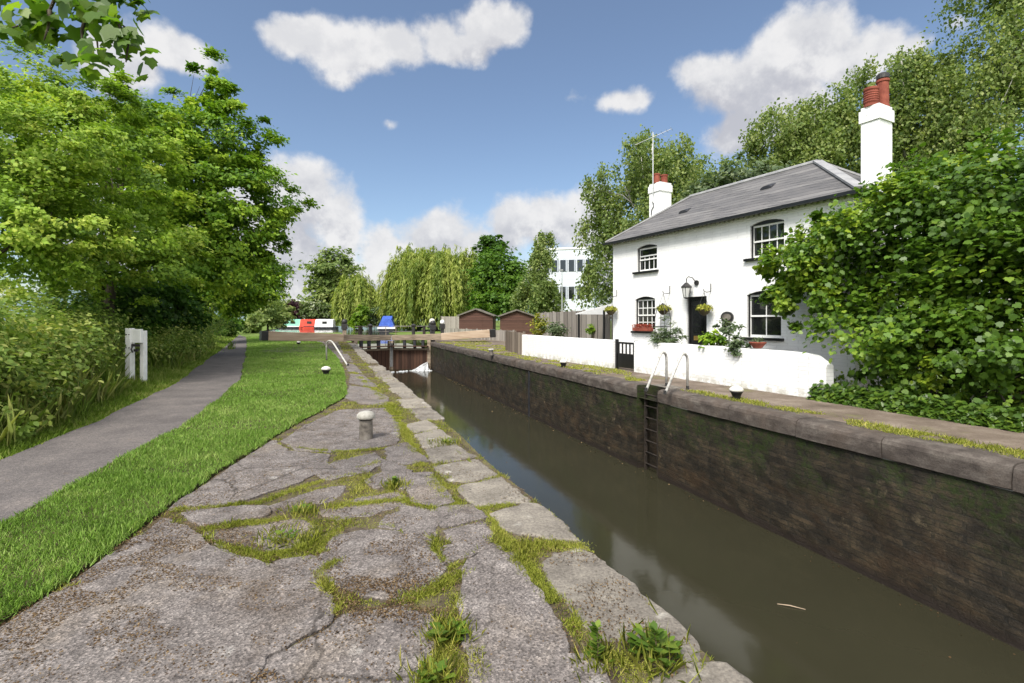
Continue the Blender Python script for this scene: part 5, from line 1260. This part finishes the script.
fence(fl, fr_, 2.0, 'fence', 'tall grey close boarded fence running left from the cottage')
fence(gbase(447,46), gbase(513,36), .78, 'fence', 'low weathered fence between the right balance beam and the sheds')
fence((*G(505.5,350)[:2],0), (GB[0]-gd[0]*.04, GB[1]-gd[1]*.04, 0), .98, 'fence_brown', 'short brown vertical board fence at the left end of the white wall')
fence(gbase(441,50), gbase(462,49), 1.9, 'fence', 'grey fence panel between the white capped paddle stands and the left shed')
# awning at the far gable
aw = empty('lean_to_canopy', hw(0,.2,0), HROT, 'white sloping canvas canopy on black posts at the far end of the cottage', 'canopy')
MB().add([(-.02,.0,2.2),(-.02,2.6,2.2),(-2.6,2.6,1.82),(-2.6,.0,1.82),(-.02,0,2.16),(-.02,2.6,2.16),(-2.6,2.6,1.78),(-2.6,0,1.78)], [(0,1,2,3),(7,6,5,4),(0,4,5,1),(1,5,6,2),(2,6,7,3),(3,7,4,0)]).build('canvas', M['awning'], aw)
for yy in (.08, 2.5): MB().box(-2.52,-2.46,yy-.03,yy+.03,-.05,1.79).build('post', M['black_paint'], aw)
MB().box(-.9,-.84,.05,.11,-.05,1.92).build('post', M['black_paint'], aw)
# office block
m, t = newmat('office_cladding'); v = t.coord(); sep = t.new('ShaderNodeSeparateXYZ'); t.put(sep.inputs[0], v)
ln1 = t.math('LESS_THAN', t.math('FRACT', t.math('DIVIDE', sep.outputs[2], 1.1)), .05)
t.finish(t.mix(ln1, (.50,.53,.58), (.33,.36,.41)), .5); M['office'] = m
OY = 105; ox0, ox1 = (543-CX)/F*OY, (592-CX)/F*OY
of = empty('office_block', (ox0, OY, 0), R(-12), 'modern white office block with bands of blue tinted windows', 'building')
ow = (ox1-ox0)/math.cos(R(12)); ztop = EYE+(HY-250)/F*OY
MB().box(0, ow, 0, 18, 0, ztop).build('wall', M['office'], of)
MB().box(-.15, ow+.15, -.15, 18.15, ztop+.003, ztop+.35).build('parapet', M['boat_white'], of)
for (y0p, y1p) in ((272,260.5),(299,287)):
    z0, z1 = EYE+(HY-y0p)/F*OY, EYE+(HY-y1p)/F*OY
    nwin = 6
    for k in range(nwin):
        xa = ow*(k+.08)/nwin; xb = ow*(k+.92)/nwin
        w_ = MB().box(xa, xb, -.08, -.003, z0, z1).build('window', M['glass'], of)
        MB().box(xb-.35, xb-.05, -.12, -.083, z0+.02, z1-.02).build('blind_or_dark_backing', M['far_wall'], w_)
# lamp pole by the office
sl = empty('lamp_post', gbase(562,48), 0, 'thin grey lamp post in front of the white office block', 'lamp post')
MB().tube([(0,0,0),(0,0,3),(0,0,6.3)], [.07,.055,.04], 10).build('pole', M['tin'], sl); MB().box(-.35,.1,-.09,.09,6.3,6.4).build('lamp_head', M['tin'], sl)
# distant hill and a pale building under it
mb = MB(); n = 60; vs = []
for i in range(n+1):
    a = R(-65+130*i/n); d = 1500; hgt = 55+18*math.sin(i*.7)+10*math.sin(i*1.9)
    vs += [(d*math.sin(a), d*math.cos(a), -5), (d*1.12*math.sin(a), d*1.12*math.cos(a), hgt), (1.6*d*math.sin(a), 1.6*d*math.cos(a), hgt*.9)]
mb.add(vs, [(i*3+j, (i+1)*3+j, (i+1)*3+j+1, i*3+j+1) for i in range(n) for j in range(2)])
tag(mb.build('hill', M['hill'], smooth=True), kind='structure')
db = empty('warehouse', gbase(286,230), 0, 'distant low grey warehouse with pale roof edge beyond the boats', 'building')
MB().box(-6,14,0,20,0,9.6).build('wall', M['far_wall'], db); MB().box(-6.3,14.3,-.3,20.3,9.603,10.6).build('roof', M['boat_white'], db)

# ------------------------------------------------------------------ cottage garden
def shrub(px, py, Y, rpx, rypx, n, size, leaf, label, name='garden_shrub', shape=OVAL, tint0=.5):
    b = PB(px,py,Y,rpx,rypx); x, y = b[0], b[1]; root = empty(name, (x,y,0), 0, label, 'plant', 'plants in the cottage front garden')
    mb = MB()
    for k in range(5): mb.tube([(0,0,0),(rng.normal()*b[3]*.3, rng.normal()*b[3]*.3, b[2]*.6),(rng.normal()*b[3]*.6, rng.normal()*b[3]*.6, b[2])], [.014,.01,.005], 5)
    mb.build('stems', M['stem'], root)
    link('foliage', bush_mesh('foliage', [(0,0,b[2],b[3],b[4],b[5])], n, size, shape, shell=(.3,1.1), clump=.45, tint0=tint0), M[leaf], root)
shrub(667, 338, 14.2, 11, 13, 1500, .09, 'grey_leaf', 'soft grey green shrub under the left hanging basket behind the wall', shape=NARROW*np.array([1.6,1.2,1]))
shrub(714, 340, 12.6, 9, 10, 900, .09, 'hedge_leaf', 'mid green leafy shrub right of the front door behind the wall')
shrub(729, 327, 12.4, 9, 8, 420, .08, 'grey_leaf', 'small airy rose tree below the oval plaque', name='rose_tree')
shrub(739, 345, 11.7, 9, 8, 900, .07, 'grey_leaf', 'low silvery shrub left of the terracotta bowl')
shrub(593, 328, 22.5, 5, 5, 700, .08, 'bright_leaf', 'clipped ball shrub before the grey fence', name='topiary')
shrub(540, 326, 24.5, 8, 9, 900, .12, 'petal_yellow', 'yellow green bush left of the clipped ball behind the short wall')
shrub(556, 330, 23.5, 12, 5, 900, .10, 'grey_leaf', 'low pale bush along the back of the short white wall')
ob = empty('garden_obelisk', hw(fac(676),-.55,0), HROT, 'thin black arched plant obelisk left of the front door', 'trellis')
mb = MB(); 
for a in (-.2, .2):
    for c in (-.12, .12): mb.tube([(a,c,0),(a,c,1.6),(a*.75,c*.7,1.9),(0,0,2.06)], .011, 6)
mb.build('arched_frame', M['iron'], ob)
mb = MB()
for z in (.5, 1.35):
    mb.tube([(-.2,-.12,z),(.2,-.12,z)], .014, 6); mb.tube([(-.2,.12,z),(.2,.12,z)], .014, 6); mb.tube([(-.2,-.12,z),(-.2,.12,z)], .014, 6); mb.tube([(.2,-.12,z),(.2,.12,z)], .014, 6)
mb.build('cross_bars', M['iron'], ob)
t_ = galong(754); wp = GA+gd*t_+gn*.115
bw = empty('flower_bowl', (wp[0], wp[1], .915), 0, 'terracotta bowl with a small plant standing on the white garden wall', 'flower pot')
MB().lathe([(.07,0),(.10,.02),(.17,.11),(.185,.12),(.18,.14),(.15,.14)], 20).build('bowl', M['terracotta'], bw, smooth=True)
n = 90; C = np.c_[rng.normal(size=(n,2))*.06, .13+rng.random(n)*.08]
link('foliage', mesh_np('foliage', leaves(C, rvec(n)+np.array([0,0,.6]), rvec(n)+np.array([0,0,1.]), rng.uniform(.04,.09,n), NARROW), 4, rng.beta(2,2,n)), M['grey_leaf'], bw)
t_ = galong(697.5); wp = GA+gd*t_+gn*.8
sg = empty('garden_ornament', (wp[0], wp[1], 0), GROT, 'small cream framed ornament in front of the black front door', 'ornament')
mb = MB(); mb.box(-.13,-.08,-.04,.04,0,1.08); mb.box(.08,.13,-.04,.04,0,1.08); mb.box(-.08,.08,-.04,.04,1.0,1.08); mb.box(-.08,.08,-.04,.04,.80,.86); mb.build('frame', M['awning'], sg, bevel=.005)

# ------------------------------------------------------------------ world, sun, camera
SUN_EL, SUN_AZ = R(50), R(207)     # azimuth clockwise from +Y (view direction): behind the camera, to the left
w = bpy.data.worlds.new('World'); SC.world = w; w.use_nodes = True; w.node_tree.nodes.clear(); t = NT(w)
sky = t.new('ShaderNodeTexSky'); sky.sky_type = 'NISHITA'; sky.sun_disc = False; sky.sun_elevation = SUN_EL; sky.sun_rotation = SUN_AZ
sky.air_density = 1.0; sky.dust_density = .6; sky.ozone_density = 2.2
vec = t.new('ShaderNodeTexCoord').outputs['Generated']
sp3 = t.new('ShaderNodeSeparateXYZ'); t.put(sp3.inputs[0], vec)
az = t.math('ARCTAN2', sp3.outputs[0], sp3.outputs[1]); el = t.math('ARCSINE', sp3.outputs[2])
nz = t.noise(vec, 3.2, 5, .55, out=1); s2 = t.new('ShaderNodeSeparateColor'); t.put(s2.inputs[0], nz)
azw = t.math('ADD', az, t.math('MULTIPLY', t.math('SUBTRACT', s2.outputs[0], .5), .22))
elw = t.math('ADD', el, t.math('MULTIPLY', t.math('SUBTRACT', s2.outputs[1], .5), .16))
def angs(px, py):
    x_, y_ = (px-CX)/F, (HY-py)/F; return math.atan(x_), math.atan(y_/math.sqrt(1+x_*x_))
CL = [(300,40,55,22),(350,55,62,27),(400,45,60,28),(460,38,45,28),(495,22,38,30),(340,74,32,14),(270,30,25,18),
      (790,50,88,50),(720,90,68,46),(690,85,45,30),(860,50,78,38),(910,45,42,24),(780,115,72,50),(740,140,42,36),(970,30,32,18),(622,114,24,16),(583,106,14,9),
      (310,200,50,48),(355,218,42,40),(400,248,38,36),(435,236,38,36),(470,246,38,34),(505,232,38,36),(545,222,44,38),(585,220,44,40),(440,282,280,44),(300,262,110,50),
      (190,50,58,30),(130,70,52,42),(230,240,90,60),(110,200,110,90),(385,128,14,7),(640,270,120,44),(1150,120,120,70),(-250,150,160,70)]
def cloud(azs, els):
    dens_ = None
    for px, py, rx, ry in CL:
        a, e = angs(px, py); a2, _ = angs(px+rx, py); _, e2 = angs(px, py-ry)
        ra, re = max(.01, abs(a2-a)), max(.01, abs(e2-e))
        dx = t.math('MULTIPLY', t.math('SUBTRACT', azs, a), 1/ra); dy = t.math('MULTIPLY', t.math('SUBTRACT', els, e), 1/re)
        q = t.math('SUBTRACT', 1.0, t.math('SQRT', t.math('ADD', t.math('MULTIPLY', dx, dx), t.math('MULTIPLY', dy, dy))))
        q = t.math('MULTIPLY', q, min(1.0, .10+ry/36))
        dens_ = q if dens_ is None else t.math('SMOOTH_MAX', dens_, q, .25)
    return dens_
fb1 = t.noise(vec, 7.5, 9, .62); fb2 = t.noise(t.mapping(vec, loc=(.012,.012,.03)), 7.5, 7, .6)
# unseen cloud cover behind and overhead, added as fill light
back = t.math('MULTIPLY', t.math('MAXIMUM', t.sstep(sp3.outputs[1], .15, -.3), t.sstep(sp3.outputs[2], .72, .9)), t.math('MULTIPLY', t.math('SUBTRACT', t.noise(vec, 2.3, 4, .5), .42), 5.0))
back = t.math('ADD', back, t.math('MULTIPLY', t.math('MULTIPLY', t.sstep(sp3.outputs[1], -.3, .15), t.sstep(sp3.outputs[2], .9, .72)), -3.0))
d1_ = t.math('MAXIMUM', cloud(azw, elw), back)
d1_ = t.math('ADD', d1_, t.math('MULTIPLY', t.math('SUBTRACT', fb1, .5), 1.55))
mask = t.sstep(d1_, .02, .46)
d2_ = cloud(azw, t.math('ADD', elw, .055))
# thick cloud above -> grey base; relief from the offset noise
grey = t.sstep(t.math('ADD', d2_, t.math('MULTIPLY', t.math('SUBTRACT', fb2, fb1), 3.5)), .05, 1.0)
rel = t.sstep(t.math('SUBTRACT', fb1, fb2), -.09, .12)
CW = 1.0
ccol = t.mix(t.math('MULTIPLY', grey, .85), (5.6,5.55,5.55), (2.95,2.98,3.4))
ccol = t.mix(t.math('MULTIPLY', t.math('SUBTRACT', 1.0, rel), .42), ccol, (3.6,3.7,4.0))
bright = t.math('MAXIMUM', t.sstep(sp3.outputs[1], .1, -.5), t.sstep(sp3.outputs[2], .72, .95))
ccol = t.mix(bright, ccol, (15.5,15.2,14.9))  # unseen clouds made far brighter than the visible ones, for fill
skyc = t.mix(.09, sky.outputs[0], (2.6,2.75,3.0))
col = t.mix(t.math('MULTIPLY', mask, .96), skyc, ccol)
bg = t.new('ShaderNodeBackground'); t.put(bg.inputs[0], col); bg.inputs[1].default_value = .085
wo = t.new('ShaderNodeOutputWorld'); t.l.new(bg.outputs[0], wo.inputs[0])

sd = bpy.data.lights.new('sun', 'SUN'); sd.energy = 2.9; sd.angle = R(18); sd.color = (1, .955, .88)
so = bpy.data.objects.new('sun', sd); COL.objects.link(so)
dirv = Vector((math.sin(SUN_AZ)*math.cos(SUN_EL), math.cos(SUN_AZ)*math.cos(SUN_EL), math.sin(SUN_EL)))
so.rotation_euler = dirv.to_track_quat('Z', 'Y').to_euler(); so.location = dirv*60

cd = bpy.data.cameras.new('camera'); cd.lens = F/1024*36; cd.sensor_width = 36; cd.shift_y = -(341.5-HY)/1024
cd.clip_start = .05; cd.clip_end = 6000
co = bpy.data.objects.new('camera', cd); COL.objects.link(co); co.location = (0,0,EYE); co.rotation_euler = (R(90),0,0)
SC.camera = co
SC.view_settings.view_transform = 'Standard'; SC.view_settings.look = 'None'; SC.view_settings.gamma = 1; SC.view_settings.exposure = .90
SC.render.film_transparent = False
try: SC.cycles.max_bounces = 8; SC.cycles.transparent_max_bounces = 6; SC.cycles.caustics_reflective = False; SC.cycles.caustics_refractive = False
except Exception: pass
